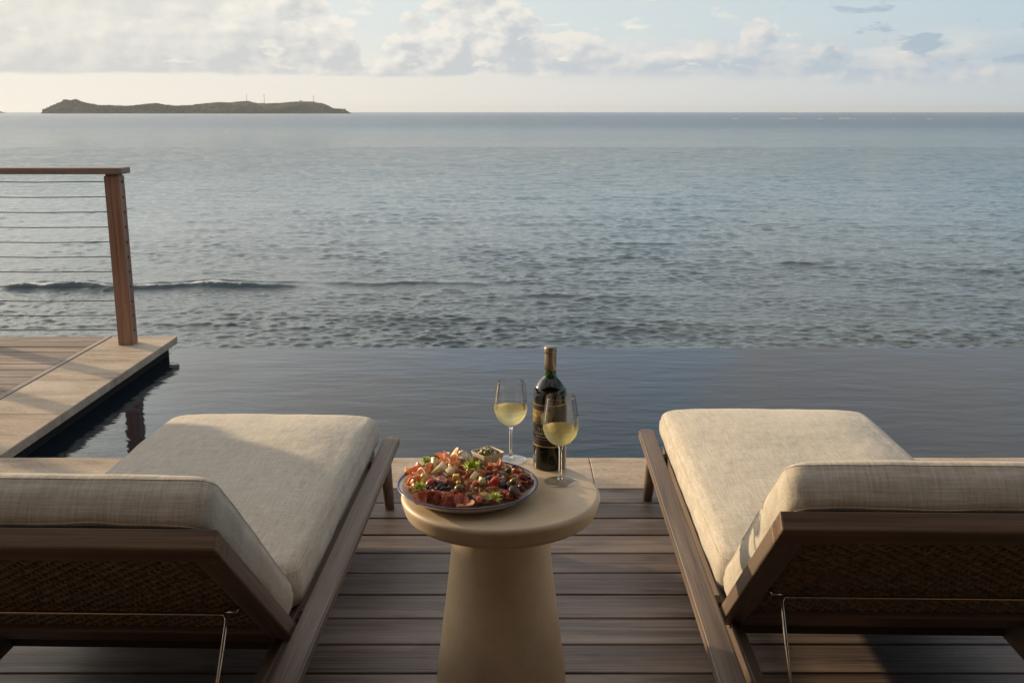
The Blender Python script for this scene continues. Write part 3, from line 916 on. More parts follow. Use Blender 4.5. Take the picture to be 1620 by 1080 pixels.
def make_lounger():
    root = empty('sun_lounger')
    foot = 1.34; back = -0.86
    RZ0, RZ1 = 0.222, 0.250
    for s in (-1, 1):
        xa, xb = sorted((s * LW, s * (LW - 0.058)))
        smooth_rail('side_rail', root, xa, xb, back, foot, RZ0, RZ1, M['teak_y'])
        # tapered round legs, splayed a little
        for (yy, dy) in ((foot - 0.115, 0.035), (back + 0.12, -0.03)):
            bm = bmesh.new()
            add_tube(bm, [(s * (LW - 0.045), yy, RZ0 + 0.001), (s * (LW - 0.040), yy + dy * 0.5, 0.11), (s * (LW - 0.034), yy + dy, 0.0)], 0.02, 16, radii=[0.0245, 0.0215, 0.0165])
            from_bm('leg', bm, M['teak_z'], root, True)
        # inner sub-frame beside the rail, carries the cushion
        xa, xb = sorted((s * (LW - 0.088), s * (LW - 0.113)))
        bm = bmesh.new(); add_box(bm, (xa, back + 0.02, 0.110), (xb, foot - 0.05, 0.212), 0.003, 2)
        from_bm('seat_frame', bm, M['teak_y'], root)
    XI = LW - 0.114
    for y in (foot - 0.075, 0.92, 0.52):
        bm = bmesh.new()
        add_box(bm, (-XI, y - 0.02, 0.150), (XI, y + 0.02, 0.190), 0.003, 1)
        from_bm('cross_slat', bm, M['teak_x'], root)
    for y in (foot - 0.16, 0.09, back + 0.10):
        bm = bmesh.new()
        add_box(bm, (-LW + 0.0585, y - 0.022, 0.115), (LW - 0.0585, y + 0.022, 0.1995), 0.004, 2)
        from_bm('cross_beam', bm, M['teak_dark'], root)
    bm = woven(2 * XI - 0.01, foot - 0.27, 0.2, 0.03, 0.006)
    o = from_bm('seat_webbing', bm, M['rope'], root, True); o.location = (0, (foot - 0.05 + 0.13) / 2, 0.0)
    # seat cushion
    CW = 0.745
    sl = foot - 0.060
    bm, seam = cushion_mesh(CW + 0.01, sl, 0.110, 0.036, 1.0, edge_r=0.032, corner=0.045)
    cu = from_bm('seat_cushion', bm, M['fabric'], root, True)
    cu.location = (0, foot + 0.005 - sl / 2, 0.2165)
    for s_, off in zip(seam, (0.0005, 0.0)):
        from_bm('piping', piping(s_, 0.0013, off), M['fabric'], cu, True)
    # backrest, built flat along +y' then tipped up behind the hinge
    A = R(42.0)
    # local +y runs up and back, local -z is the cushion side
    BM = Matrix.Translation((0, 0, 0.218)) @ Matrix.Rotation(math.pi - A, 4, 'X')
    def place(o, Mx=Matrix.Identity(4)):
        o.matrix_local = BM @ Mx
        return o
    BW = LW - 0.066; BL = 0.70
    def bbox(name, lo, hi, mat, bev=0.004):
        bm = bmesh.new(); add_box(bm, lo, hi, bev, 2); return place(from_bm(name, bm, mat, root))
    # local z: 0 = face touching the cushion, +z = underside
    T_ = 0.040
    for s in (-1, 1):
        xa, xb = sorted((s * BW, s * (BW - 0.055)))
        bbox('back_stile', (xa, 0.0, 0.0), (xb, BL - 0.0725, T_), M['teak_y'])
    bbox('back_rail', (-BW, BL - 0.072, 0.0), (BW, BL, T_), M['teak_x'])
    bbox('back_rail', (-BW + 0.0552, 0.001, 0.0005), (BW - 0.0552, 0.085, T_ - 0.0005), M['teak_x'])
    bm = woven(2 * (BW - 0.056), BL - 0.16, 0.020, 0.0155, 0.0042)
    o = from_bm('back_webbing', bm, M['rope'], root, True); place(o, Matrix.Translation((0, 0.085 + (BL - 0.157) / 2, 0.0)))
    # back cushion lies on the frame's upper face (local -z)
    bl = 0.705
    bm, seam = cushion_mesh(CW, bl, 0.098, 0.016, 5.0, edge_r=0.028, corner=0.038)
    cb = from_bm('back_cushion', bm, M['fabric'], root, True)
    place(cb, Matrix.Translation((0, BL + 0.006 - bl / 2 , -0.004)) @ Matrix.Rotation(math.pi, 4, 'X'))
    for s_, off in zip(seam, (0.0005, 0.0)):
        from_bm('piping', piping(s_, 0.0013, off), M['fabric'], cb, True)
    bm = bmesh.new()
    for k in range(4): add_box(bm, (-CW / 2 + 0.004, 0.012 + 0.009 * k, -0.012), (-CW / 2 + 0.012, 0.019 + 0.009 * k, -0.010), 0.0008, 1)
    place(from_bm('care_tag', bm, M['label_tag'], root))
    # steel prop: U bar hinged under the backrest, feet on the sub-frame
    bm = bmesh.new()
    ca, sa = math.cos(A), math.sin(A)
    def bk(x, t, dz): # point on the underside
        return Vector((x, -t * ca + dz * -sa, 0.218 + t * sa - dz * ca))
    # underside offset runs down and back
    top = bk(0, 0.29, T_ + 0.008)
    xw = BW - 0.085
    low = Vector((0, -0.43, 0.165))
    pts = [(-xw + 0.0, low.y, low.z), (-xw, top.y * 1.0 + (low.y - top.y) * 0.04, top.z + (low.z - top.z) * 0.04), (-xw + 0.006, top.y, top.z), (-xw + 0.02, top.y, top.z),
           (xw - 0.02, top.y, top.z), (xw - 0.006, top.y, top.z), (xw, top.y + (low.y - top.y) * 0.04, top.z + (low.z - top.z) * 0.04), (xw, low.y, low.z)]
    add_tube(bm, pts, 0.0042, 10)
    for s in (-1, 1):
        add_tube(bm, [(s * (xw - 0.002), top.y + 0.002, top.z + 0.004), (s * (xw + 0.018), top.y + 0.002, top.z + 0.006), (s * (xw + 0.024), top.y + 0.012, top.z + 0.014)], 0.0042, 8)
    from_bm('support_bar', bm, M['steel'], root, True)
    bm = bmesh.new()
    add_box(bm, (-XI - 0.001, low.y - 0.02, 0.142), (XI + 0.001, low.y + 0.02, 0.165), 0.003, 1)
    from_bm('prop_slat', bm, M['teak_dark'], root)
    return root

def copy_tree(o, parent=None):
    c = o.copy(); C.objects.link(c); c.parent = parent
    for ch in list(o.children): copy_tree(ch, c)
    return c

LR = make_lounger()
LL = copy_tree(LR)
LR.location = (0.893, 2.255, 0); LR.rotation_euler = (0, 0, R(-1.35))
LL.location = (-0.893, 2.19, 0); LL.rotation_euler = (0, 0, R(-1.35))
g = 'pair of cushioned teak sun loungers facing the sea'
tag(LR, 'teak sun lounger with cream cushions to the right of the round side table', 'sun lounger', g)
tag(LL, 'teak sun lounger with cream cushions to the left of the round side table', 'sun lounger', g)

# ------------------------------------------------------------------ side table
TZ = 0.55
TC = Vector((-0.026, 2.195, 0))
def mat_table():
    m, nt, bs = new_mat('cast_stone')
    v = nt.obj()
    a = nt.noise(v, 7, 5, 0.6); b = nt.noise(v, 160, 4, 0.7); c = nt.noise(v, 2.2, 3, 0.5)
    col = nt.ramp(nt.m('ADD', nt.m('MULTIPLY', a, 0.5), nt.m('MULTIPLY', c, 0.5)), [(0.35, (0.45, 0.345, 0.225)), (0.5, (0.55, 0.435, 0.295)), (0.65, (0.63, 0.515, 0.365))])
    col = nt.mix(nt.m('MULTIPLY', nt.smooth(b, 0.60, 0.70), 0.5), col, (0.24, 0.17, 0.11))
    P(bs, nt, col=col, rough=nt.lin(a, 0.3, 0.7, 0.34, 0.5), spec=0.45, normal=nt.bump(nt.m('ADD', nt.m('MULTIPLY', a, 0.5), nt.m('MULTIPLY', b, 0.1)), 0.3, 0.003))
    return m
M['table'] = mat_table()
tb = empty('side_table', TC)
tag(tb, 'round beige cast stone side table with a flared column base between the two loungers', 'table')
bm = bmesh.new()
TRD = 0.2285
prof_ = [(0, TZ - 0.052), (0.10, TZ - 0.052), (0.176, TZ - 0.0515)] + [(0.200 + 0.022 * math.sin(R(a)), TZ - 0.030 - 0.0215 * math.cos(R(a)) ) for a in range(0, 81, 10)] + [(TRD - 0.002, TZ - 0.018)] + \
        [(TRD - 0.010 + 0.010 * math.cos(R(a)), TZ - 0.010 + 0.010 * math.sin(R(a))) for a in range(0, 91, 15)] + [(0.15, TZ), (0, TZ)]
add_lathe(bm, prof_, 128)
o = from_bm('tabletop', bm, M['table'], tb, True)
bm = bmesh.new()
pp = [(0, 0.0), (0.160, 0.0), (0.1625, 0.004), (0.1590, 0.03), (0.150, 0.12), (0.138, 0.22), (0.1255, 0.32), (0.1145, 0.42), (0.1085, 0.475), (0.1075, 0.488), (0.112, 0.4965)]
add_lathe(bm, curve_prof(pp[2:], 5)[::-1] + [(0.160, 0.0), (0, 0)], 96)
o = from_bm('pedestal', bm, M['table'], tb, True)

# ------------------------------------------------------------------ glassware
def mat_glass(name, col=(1, 1, 1), rough=0.0, ior=1.47):
    m, nt, bs = new_mat(name)
    P(bs, nt, col=col, rough=rough, ior=ior, trans=1.0)
    return m
def mat_thin_glass():
    """thin-walled glass: light passes straight through, the surface mirrors by Fresnel"""
    m = bpy.data.materials.new('thin_glass'); m.use_nodes = True
    nt = NT(m.node_tree); nt.n.clear()
    o = nt.node('ShaderNodeOutputMaterial'); mx = nt.node('ShaderNodeMixShader')
    tr = nt.node('ShaderNodeBsdfTransparent'); gl = nt.node('ShaderNodeBsdfGlossy'); lw = nt.node('ShaderNodeLayerWeight')
    lw.inputs[0].default_value = 0.22
    gl.inputs['Roughness'].default_value = 0.01
    tint = nt.mix(nt.smooth(lw.outputs['Facing'], 0.55, 1.0), (0.99, 0.99, 0.985), (0.95, 0.95, 0.93))
    nt.put(tr.inputs[0], tint)
    nt.put(mx.inputs[0], nt.m('MULTIPLY', nt.m('ADD', lw.outputs['Fresnel'], 0.02), 0.6)); nt.l.new(tr.outputs[0], mx.inputs[1]); nt.l.new(gl.outputs[0], mx.inputs[2])
    nt.l.new(mx.outputs[0], o.inputs[0])
    return m
M['glass'] = mat_glass('clear_glass')
M['thin'] = mat_thin_glass()
def mat_wine():
    m = bpy.data.materials.new('white_wine'); m.use_nodes = True
    nt = NT(m.node_tree); nt.n.clear()
    o = nt.node('ShaderNodeOutputMaterial'); mx = nt.node('ShaderNodeMixShader'); m2 = nt.node('ShaderNodeMixShader')
    tr = nt.node('ShaderNodeBsdfTransparent'); gl = nt.node('ShaderNodeBsdfRefraction'); dl = nt.node('ShaderNodeBsdfTranslucent')
    gl.inputs['IOR'].default_value = 1.33; gl.inputs['Roughness'].default_value = 0.02
    nt.put(gl.inputs['Color'], (1.0, 0.98, 0.80)); nt.put(tr.inputs[0], (1.0, 0.98, 0.80)); nt.put(dl.inputs[0], (1.0, 0.93, 0.58))
    mx.inputs[0].default_value = 0.55
    nt.l.new(tr.outputs[0], mx.inputs[1]); nt.l.new(gl.outputs[0], mx.inputs[2])
    m2.inputs[0].default_value = 0.30
    nt.l.new(mx.outputs[0], m2.inputs[1]); nt.l.new(dl.outputs[0], m2.inputs[2]); nt.l.new(m2.outputs[0], o.inputs[0])
    return m
M['wine'] = mat_wine()
def make_glass(loc, hgt, lvl, label):
    root = empty('wine_glass', loc)
    tag(root, label, 'wine glass', 'two stemmed glasses of white wine')
    k = hgt
    outer = curve_prof([(0.0375, 0.0), (0.0390, 0.0012), (0.036, 0.0024), (0.020, 0.0042), (0.008, 0.0075), (0.0042, 0.016), (0.0036, 0.04), (0.0036, 0.07), (0.0048, 0.083), (0.0100, 0.0895), (0.024, 0.0985),
                        (0.0355, 0.113), (0.0415, 0.131), (0.0422, 0.148), (0.0400, 0.170), (0.0365, 0.192), (0.0345, k - 0.0005)], 5)
    th = 0.0009
    inner = curve_prof([(0.0345 - th, k), (0.0365 - th, 0.192), (0.0400 - th, 0.170), (0.0422 - th, 0.148), (0.0415 - th, 0.131), (0.0355 - th, 0.1135), (0.024, 0.0998), (0.010, 0.0918), (0.0, 0.0905)], 5)
    bowl_o = [p for p in outer if p[1] > 0.0888]; stem = [p for p in outer if 0.0070 < p[1] < 0.0888]; ft = [p for p in outer if p[1] < 0.0072]
    bm = bmesh.new()
    add_lathe(bm, bowl_o + inner[:-1] + [(0, 0.0905)], 72)
    from_bm('bowl', bm, M['thin'], root, True)
    bm = bmesh.new()
    add_lathe(bm, [(0, 0.0068)] + stem + [(0, 0.0900)], 32)
    from_bm('stem', bm, M['glass'], root, True)
    bm = bmesh.new()
    add_lathe(bm, [(0, 0.0)] + ft, 64)
    from_bm('foot', bm, M['thin'], root, True)
    # wine slightly overlaps the glass so no air gap shows
    zl = lvl
    ins = [(r + 0.0003, z - 0.0002) for r, z in inner if z < zl]
    ins = ins[::-1]
    rl = None
    full = sorted([(z, r) for r, z in inner])
    for (za, ra), (zb, rb) in zip(full[:-1], full[1:]):
        if za <= zl <= zb and zb > za: rl = ra + (rb - ra) * (zl - za) / (zb - za)
    bm = bmesh.new()
    add_lathe(bm, [(0, 0.0903)] + [p for p in ins if p[0] > 0.002] + [(rl + 0.0003, zl), (0, zl)], 64)
    o = from_bm('wine', bm, M['wine'], root, True)
    return root
g1 = un(808, 727.5, TZ); g2 = un(886, 762, TZ)
make_glass((g1.x, g1.y, TZ + 0.0006), 0.203, 0.137, 'glass of white wine standing behind the platter, left of the bottle')
make_glass((g2.x, g2.y, TZ + 0.0006), 0.209, 0.134, 'glass of white wine standing in front of the wine bottle on bare tabletop')

# ------------------------------------------------------------------ bottle
bp = un(869.5, 736.5, TZ)
bt = empty('wine_bottle', (bp.x, bp.y, TZ + 0.0005))
tag(bt, 'dark green wine bottle with a bronze foil neck and black and gold label', 'bottle')
m_, nt, bs = new_mat('bottle_glass')
# upper neck shows clear green glass, the wine-filled body reads nearly black
z_ = nt.sep(nt.obj())[2]
P(bs, nt, col=nt.mix(nt.smooth(z_, 0.222, 0.238), (0.004, 0.006, 0.003), (0.035, 0.12, 0.01)), rough=0.04, ior=1.5, trans=nt.smooth(z_, 0.228, 0.240, 0.0, 0.6), coat=0.3, coatr=0.03)
M['bottle'] = m_
BR = 0.0405
prof_b = curve_prof([(0.037, 0.0), (BR - 0.0004, 0.004), (BR, 0.010), (BR, 0.10), (BR, 0.178), (BR - 0.001, 0.190), (0.0365, 0.203), (0.028, 0.2155), (0.019, 0.225), (0.0148, 0.234), (0.0136, 0.246), (0.0134, 0.292)], 6)
bm = bmesh.new()
add_lathe(bm, [(0, 0.012), (0.02, 0.008), (0.032, 0.0)] + prof_b + [(0, 0.292)], 72)
from_bm('bottle_body', bm, M['bottle'], bt, True)
m_, nt, bs = new_mat('foil'); n_ = nt.noise(nt.mapping(nt.obj(), (300, 300, 20)), 1, 3)
P(bs, nt, col=nt.mix(n_, (0.20, 0.165, 0.13), (0.36, 0.31, 0.25)), metal=0.75, rough=0.36, normal=nt.bump(n_, 0.15, 0.0006)); M['foil'] = m_
bm = bmesh.new()
add_lathe(bm, [(0.0142, 0.2448), (0.0146, 0.245), (0.0144, 0.262), (0.0141, 0.284), (0.0139, 0.2855), (0.0150, 0.2862), (0.0153, 0.288), (0.0152, 0.299), (0.0140, 0.3010), (0.0, 0.3012)], 48)
from_bm('foil_capsule', bm, M['foil'], bt, True)
# label: curved sheet standing a hair proud of the glass, facing the camera and a little left
M['lab_black'] = mat_simple('label_black', (0.018, 0.016, 0.013), 0.45, 0.3, 50)
M['gold'] = mat_simple('label_gold', (0.55, 0.38, 0.13), 0.35, 0.2, 90, metal=0.7)
M['lab_cream'] = mat_simple('label_cream', (0.60, 0.52, 0.38), 0.6, 0.1, 90)
M['lab_glow'] = mat_simple('label_amber', (0.26, 0.17, 0.035), 0.5, 0.7, 90)
FACE = -math.pi / 2 - R(10)
def wrap(name, a0, a1, z0, z1, r, mat, parent, tk=0.0003, wave=0.0):
    bm = bmesh.new(); n = max(2, int(abs(a1 - a0) / R(4)))
    rows = []
    for i in range(n + 1):
        a = FACE + a0 + (a1 - a0) * i / n
        dzz = wave * math.cos((a - FACE) * 1.3)
        rows.append([bm.verts.new((rr_ * math.cos(a), rr_ * math.sin(a), z + dzz)) for rr_, z in ((r, z0), (r + tk, z0), (r + tk, z1), (r, z1))])
    for p, q in zip(rows[:-1], rows[1:]):
        for k in range(4): bm.faces.new((p[k], p[(k + 1) % 4], q[(k + 1) % 4], q[k]))
    bm.faces.new(rows[0]); bm.faces.new(rows[-1])
    return from_bm(name, bm, mat, parent, False)
lab = wrap('label', R(-86), R(86), 0.062, 0.164, BR + 0.0002, M['lab_black'], bt)
wrap('gold_band', R(-86), R(86), 0.0595, 0.0625, BR + 0.0006, M['gold'], lab)
wrap('gold_band', R(-86), R(-2), 0.163, 0.1648, BR + 0.0006, M['gold'], lab, wave=0.0)
wrap('gold_band', R(2), R(86), 0.163, 0.1648, BR + 0.0006, M['gold'], lab)
# estate picture: amber dusk panel with a pale tower above rolling dark rows
pic = wrap('label_picture', R(-78), R(8), 0.116, 0.150, BR + 0.0006, M['lab_glow'], lab)
wrap('label_tower', R(-24), R(-9), 0.118, 0.141, BR + 0.0010, M['lab_cream'], lab)
wrap('label_tower', R(-21), R(-12), 0.1412, 0.1455, BR + 0.0010, M['lab_cream'], lab)
for k in range(4):
    wrap('label_furrow', R(-70 + 8 * k), R(20 + 4 * k), 0.1165 + 0.0042 * k - 0.004, 0.1182 + 0.0042 * k - 0.004, BR + 0.0013, M['lab_black'], lab, wave=0.004)
def small_text(body, size, z, mat, a_shift=0.0):
    cu = bpy.data.curves.new('label_text', 'FONT'); cu.body = body; cu.size = size; cu.align_x = 'CENTER'; cu.extrude = 0.0
    to = bpy.data.objects.new('label_text', cu); C.objects.link(to)
    dg = bpy.context.evaluated_depsgraph_get()
    me = bpy.data.meshes.new_from_object(to.evaluated_get(dg))
    bpy.data.objects.remove(to); bpy.data.curves.remove(cu)
    for v in me.vertices:
        a = FACE + a_shift + v.co.x / BR
        zz = z + v.co.y
        v.co = (math.cos(a) * (BR + 0.0012), math.sin(a) * (BR + 0.0012), zz)
    return link_mesh('label_text', me, mat, lab)
small_text('TE MA', 0.0085, 0.1010, M['lab_cream'], R(-22))
wrap('gold_band', R(-70), R(0), 0.0965, 0.0973, BR + 0.0006, M['gold'], lab)
for zt, aa in ((0.0915, (-52, -38, -35, -16, -13, 2, 5, 18)), (0.0845, (-46, -30, -27, -20, -17, 6))):
    for p_, q_ in zip(aa[::2], aa[1::2]):
        wrap('fine_print', R(p_), R(q_), zt, zt + 0.0016, BR + 0.0006, M['lab_cream'], lab)
wrap('gold_band', R(-80), R(70), 0.0780, 0.0789, BR + 0.0006, M['gold'], lab)

# ------------------------------------------------------------------ platter of cold cuts
pc = un(740, 766, TZ + 0.022)
PLX, PLY = pc.x, pc.y
PR = 0.161
pl = empty('platter', (PLX, PLY, TZ + 0.0006))
tag(pl, 'large round cream enamel platter with a blue rim, heaped with cold cuts and cheese', 'platter')
M['enamel'] = mat_simple('cream_enamel', (0.62, 0.56, 0.47), 0.22, 0.04, 20, coat=0.4, coatr=0.1)
M['blue_rim'] = mat_simple('blue_enamel', (0.035, 0.05, 0.16), 0.25, 0.1, 60)
bm = bmesh.new()
add_lathe(bm, [(0, 0.001), (0.10, 0.0), (0.118, 0.0005), (0.128, 0.003)] + curve_prof([(0.132, 0.005), (0.145, 0.014), (PR - 0.004, 0.0245)], 4) + [(PR - 0.0045, 0.0262)] +
          curve_prof([(0.146, 0.0185), (0.134, 0.0105), (0.122, 0.0075), (0.10, 0.0065)], 4) + [(0, 0.0065)], 128)
from_bm('dish', bm, M['enamel'], pl, True)
bm = bmesh.new()
add_lathe(bm, [(PR - 0.0046, 0.0240), (PR - 0.0015, 0.0243), (PR, 0.0256), (PR - 0.0008, 0.0272), (PR - 0.0035, 0.0276), (PR - 0.0052, 0.0266)], 128, closed=True)
from_bm('rim', bm, M['blue_rim'], pl, True)

def meat(name, a, b, speck=None, sc=90, rough=0.30, sss=0.25):
    m, nt, bs = new_mat(name)
    v = nt.obj()
    n = nt.noise(v, sc, 4, 0.6, 0.6)
    col = nt.mix(nt.smooth(n, 0.35, 0.65), a, b)
    if speck:
        vo = nt.node('ShaderNodeTexVoronoi'); nt.put(vo.inputs['Vector'], v); vo.inputs['Scale'].default_value = 330
        col = nt.mix(nt.smooth(vo.outputs['Distance'], 0.16, 0.34, 1, 0), col, speck)
    P(bs, nt, col=col, rough=rough, sss=sss, sssr=(0.012, 0.004, 0.002), ssss=0.4, normal=nt.bump(n, 0.25, 0.001), coat=0.15)
    return m
M['ham'] = meat('cured_ham', (0.60, 0.27, 0.12), (0.80, 0.50, 0.29))
M['ham_dark'] = meat('dark_ham', (0.34, 0.115, 0.05), (0.58, 0.27, 0.13))
M['salami'] = meat('salami', (0.42, 0.065, 0.030), (0.56, 0.15, 0.075), (0.74, 0.46, 0.31), 120, 0.42)
M['salmon'] = meat('peach_cold_cut', (0.72, 0.35, 0.15), (0.84, 0.54, 0.30), None, 60)
M['tomato'] = meat('tomato', (0.50, 0.03, 0.015), (0.62, 0.06, 0.025), None, 40, 0.2)
M['cheese'] = mat_simple('pale_cheese', (0.74, 0.63, 0.38), 0.5, 0.08, 70, sss=0.2, sssr=(0.01, 0.008, 0.004))
M['cheese_y'] = mat_simple('yellow_cheese', (0.72, 0.48, 0.12), 0.45, 0.08, 70, sss=0.2, sssr=(0.01, 0.006, 0.002))
M['rind'] = mat_simple('cheese_rind', (0.06, 0.045, 0.03), 0.6, 0.3, 90)
M['olive_b'] = mat_simple('black_olive', (0.010, 0.009, 0.012), 0.18, 0.3, 60)
M['olive_g'] = mat_simple('green_olive', (0.15, 0.14, 0.035), 0.25, 0.3, 60)
M['gherkin'] = mat_simple('gherkin', (0.17, 0.17, 0.05), 0.3, 0.5, 220)
M['lettuce'] = mat_simple('frisee', (0.52, 0.58, 0.06), 0.4, 0.3, 90, sss=0.3, sssr=(0.004, 0.006, 0.001))
M['herb'] = mat_simple('dark_herb', (0.05, 0.085, 0.03), 0.5, 0.4, 90)
M['berry'] = mat_simple('dried_berry', (0.12, 0.012, 0.012), 0.3, 0.5, 160)
M['date'] = mat_simple('dried_fruit', (0.055, 0.018, 0.012), 0.28, 0.4, 120)
M['onion'] = meat('onion_relish', (0.42, 0.20, 0.18), (0.60, 0.40, 0.34), None, 200)
M['ceramic'] = mat_simple('cream_ceramic', (0.60, 0.50, 0.36), 0.35, 0.06, 30)
M['dip'] = mat_simple('creamy_dip', (0.62, 0.54, 0.42), 0.5, 0.1, 120)

FB = TZ + 0.010           # food rests about here
rf = random.Random(21)
def orient(o, loc, tilt=(0, 0, 0)):
    o.location = loc; o.rotation_euler = tilt
    return o
def at(cx, cy, z):        # crop coordinates of the platter study -> world
    return un(620 + cx / 6.75, 700 + cy / 6.75, z)

def curl_mesh(r0, turns, h, flare, grow, seed, thick=0.0011):
    """thin slice rolled into a loose rosette, ruffled top"""
    bm = bmesh.new(); rr = random.Random(seed)
    nt_ = int(22 * turns); nh = 5
    p1, p2 = rr.uniform(0, 6), rr.uniform(0, 6)
    rows = []
    for i in range(nt_ + 1):
        t = i / nt_ * turns * 2 * math.pi
        hh = h * (0.85 + 0.18 * math.sin(t * 1.7 + p1))
        col = []
        for j in range(nh):
            v = j / (nh - 1)
            rad = r0 + grow * t / 6.283 + flare * v * v + 0.0012 * v * math.sin(3.1 * t + p2)
            col.append(bm.verts.new((rad * math.cos(t), rad * math.sin(t), v * hh)))
        rows.append(col)
    for a, b in zip(rows[:-1], rows[1:]):
        for j in range(nh - 1): bm.faces.new((a[j], b[j], b[j + 1], a[j + 1]))
    bmesh.ops.recalc_face_normals(bm, faces=bm.faces)
    bmesh.ops.solidify(bm, geom=bm.faces[:], thickness=thick)
    return bm

def slice_mesh(r, bend, seed, thick=0.0016):
    """round slice, bent and slightly wavy"""
    bm = bmesh.new(); rr = random.Random(seed); p1 = rr.uniform(0, 6)
    rings = [[bm.verts.new((0, 0, 0))]]
    for q in (0.35, 0.7, 0.9, 1.0):
        rings.append([bm.verts.new((r * q * math.cos(k * math.pi / 12), r * q * math.sin(k * math.pi / 12), 0)) for k in range(24)])
    for k in range(24): bm.faces.new((rings[0][0], rings[1][k], rings[1][(k + 1) % 24]))
    for a, b in zip(rings[1:-1], rings[2:]):
        for k in range(24): bm.faces.new((a[k], b[k], b[(k + 1) % 24], a[(k + 1) % 24]))
    for v in bm.verts:
        x, y = v.co.x, v.co.y
        q = math.hypot(x, y) / r
        v.co.z = bend * (x / r) ** 2 * r + 0.05 * r * q * math.sin(3 * math.atan2(y, x) + p1)
    bmesh.ops.solidify(bm, geom=bm.faces[:], thickness=thick)
    return bm

def blob_mesh(rx, ry, rz, seed, amp=0.06, sub=3, freq=2.0):
    bm = bmesh.new()
    bmesh.ops.create_icosphere(bm, subdivisions=sub, radius=1.0)
    for v in bm.verts:
        j = 1 + amp * mnoise.noise(v.co * freq + Vector((seed, 0, 0)))
        v.co = Vector((v.co.x * rx * j, v.co.y * ry * j, v.co.z * rz * j))
    return bm

def olive_mesh(r, seed):
    bm = blob_mesh(r, r, r * 1.22, seed, 0.03)
    for v in bm.verts:          # pitted end
        q = math.hypot(v.co.x, v.co.y)
        if v.co.z > 0 and q < r * 0.42: v.co.z -= r * 0.55 * (1 - q / (r * 0.42)) ** 0.5
    return bm

def cheese_mesh(a, b, c):
    bm = bmesh.new(); add_box(bm, (-a / 2, -b / 2, 0), (a / 2, b / 2, c), 0.0016, 2)
    for v in bm.verts: v.co += Vector((mnoise.noise(v.co * 60), mnoise.noise(v.co * 70 + Vector((3, 0, 0))), 0)) * 0.0010
    return bm

def wedge_mesh(l, w_, h):
    bm = bmesh.new()
    v = [(-l / 2, 0, 0), (l / 2, -w_ / 2, 0), (l / 2, w_ / 2, 0), (-l / 2, 0, h), (l / 2, -w_ / 2, h), (l / 2, w_ / 2, h)]
    V = [bm.verts.new(p) for p in v]
    for f in ((0, 2, 1), (3, 4, 5), (0, 1, 4, 3), (1, 2, 5, 4), (2, 0, 3, 5)): bm.faces.new([V[i] for i in f])
    bmesh.ops.bevel(bm, geom=bm.edges[:], offset=0.0014, segments=2, affect='EDGES')
    return bm

def segment_mesh(L, r, seed):
    """tapered wedge of fruit: crescent"""
    bm = bmesh.new(); rows = []
    for i in range(13):
        t = -1 + 2 * i / 12; s = max(0.02, math.sqrt(max(0, 1 - t * t)))
        rows.append([bm.verts.new((t * L / 2, r * s * math.cos(a), r * s * math.sin(a) * 0.9 - 0.18 * r * (1 - s))) for a in (R(-90), R(-55), R(-20), R(15), R(50), R(90), R(150), R(210))])
    for a, b in zip(rows[:-1], rows[1:]):
        for k in range(8): bm.faces.new((a[k], a[(k + 1) % 8], b[(k + 1) % 8], b[k]))
    bm.faces.new(rows[0]); bm.faces.new(rows[-1])
    return bm

def frisee_mesh(size, n, seed):
    """frilly sprig: forked ribbons with toothed edges"""
    bm = bmesh.new(); rr = random.Random(seed)
    for _ in range(n):
        a = rr.uniform(0, 6.283); e = rr.uniform(0.25, 1.35)
        d = Vector((math.cos(a) * math.cos(e), math.sin(a) * math.cos(e), math.sin(e)))
        side = d.cross(Vector((0, 0, 1))).normalized()
        L = size * rr.uniform(0.6, 1.0); prev = None; p = Vector((rr.uniform(-.2, .2) * size, rr.uniform(-.2, .2) * size, 0))
        nn = 7
        for i in range(nn + 1):
            t = i / nn
            wd = size * 0.09 * (1.2 - t) * (1 + 0.9 * (i % 2)) + 0.0003
            q = p + d * L * t + Vector((0, 0, -0.35 * size * t * t)) + side * size * 0.08 * math.sin(5 * t + a)
            l_ = bm.verts.new(q - side * wd + Vector((0, 0, rr.uniform(-.04, .08) * size))); r_ = bm.verts.new(q + side * wd + Vector((0, 0, rr.uniform(-.04, .08) * size)))
            if prev: bm.faces.new((prev[0], prev[1], r_, l_))
            prev = (l_, r_)
    return bm

FG = {}
def food(name, bm, mat, loc, rot, label, cat, group=None, smooth=True):
    o = from_bm(name, bm, mat, None, smooth)
    orient(o, loc, rot)
    tag(o, label, cat, group)
    return o

# fan of red salami slices along the near rim
gS = 'red salami slices fanned along the near rim of the platter'
for cx, cy in ((300, 585), (360, 580), (405, 572), (440, 590), (478, 578), (520, 600), (562, 592), (610, 605), (650, 588), (690, 598), (735, 610)):
    food('salami_slice', slice_mesh(0.0165, rf.uniform(0.1, 0.35), int(cx)), M['salami'], at(cx, cy, FB + 0.016), (R(58 + rf.uniform(-12, 12)), R(rf.uniform(-10, 15)), R(rf.uniform(-35, 15))),
         'red salami slice in the fan along the near left rim of the platter', 'salami slice', gS)
gS2 = 'dark red salami chunks near the right front of the platter'
for cx, cy in ((1130, 520), (1170, 525), (1215, 545), (1260, 560), (900, 600), (930, 610)):
    food('salami_chunk', blob_mesh(0.0105, 0.008, 0.008, cx, 0.25), M['salami'], at(cx, cy, FB + 0.010), (R(rf.uniform(-30, 30)), R(rf.uniform(-30, 30)), rf.uniform(0, 3)),
         'dark red salami chunk by the near right rim of the platter', 'salami chunk', gS2)

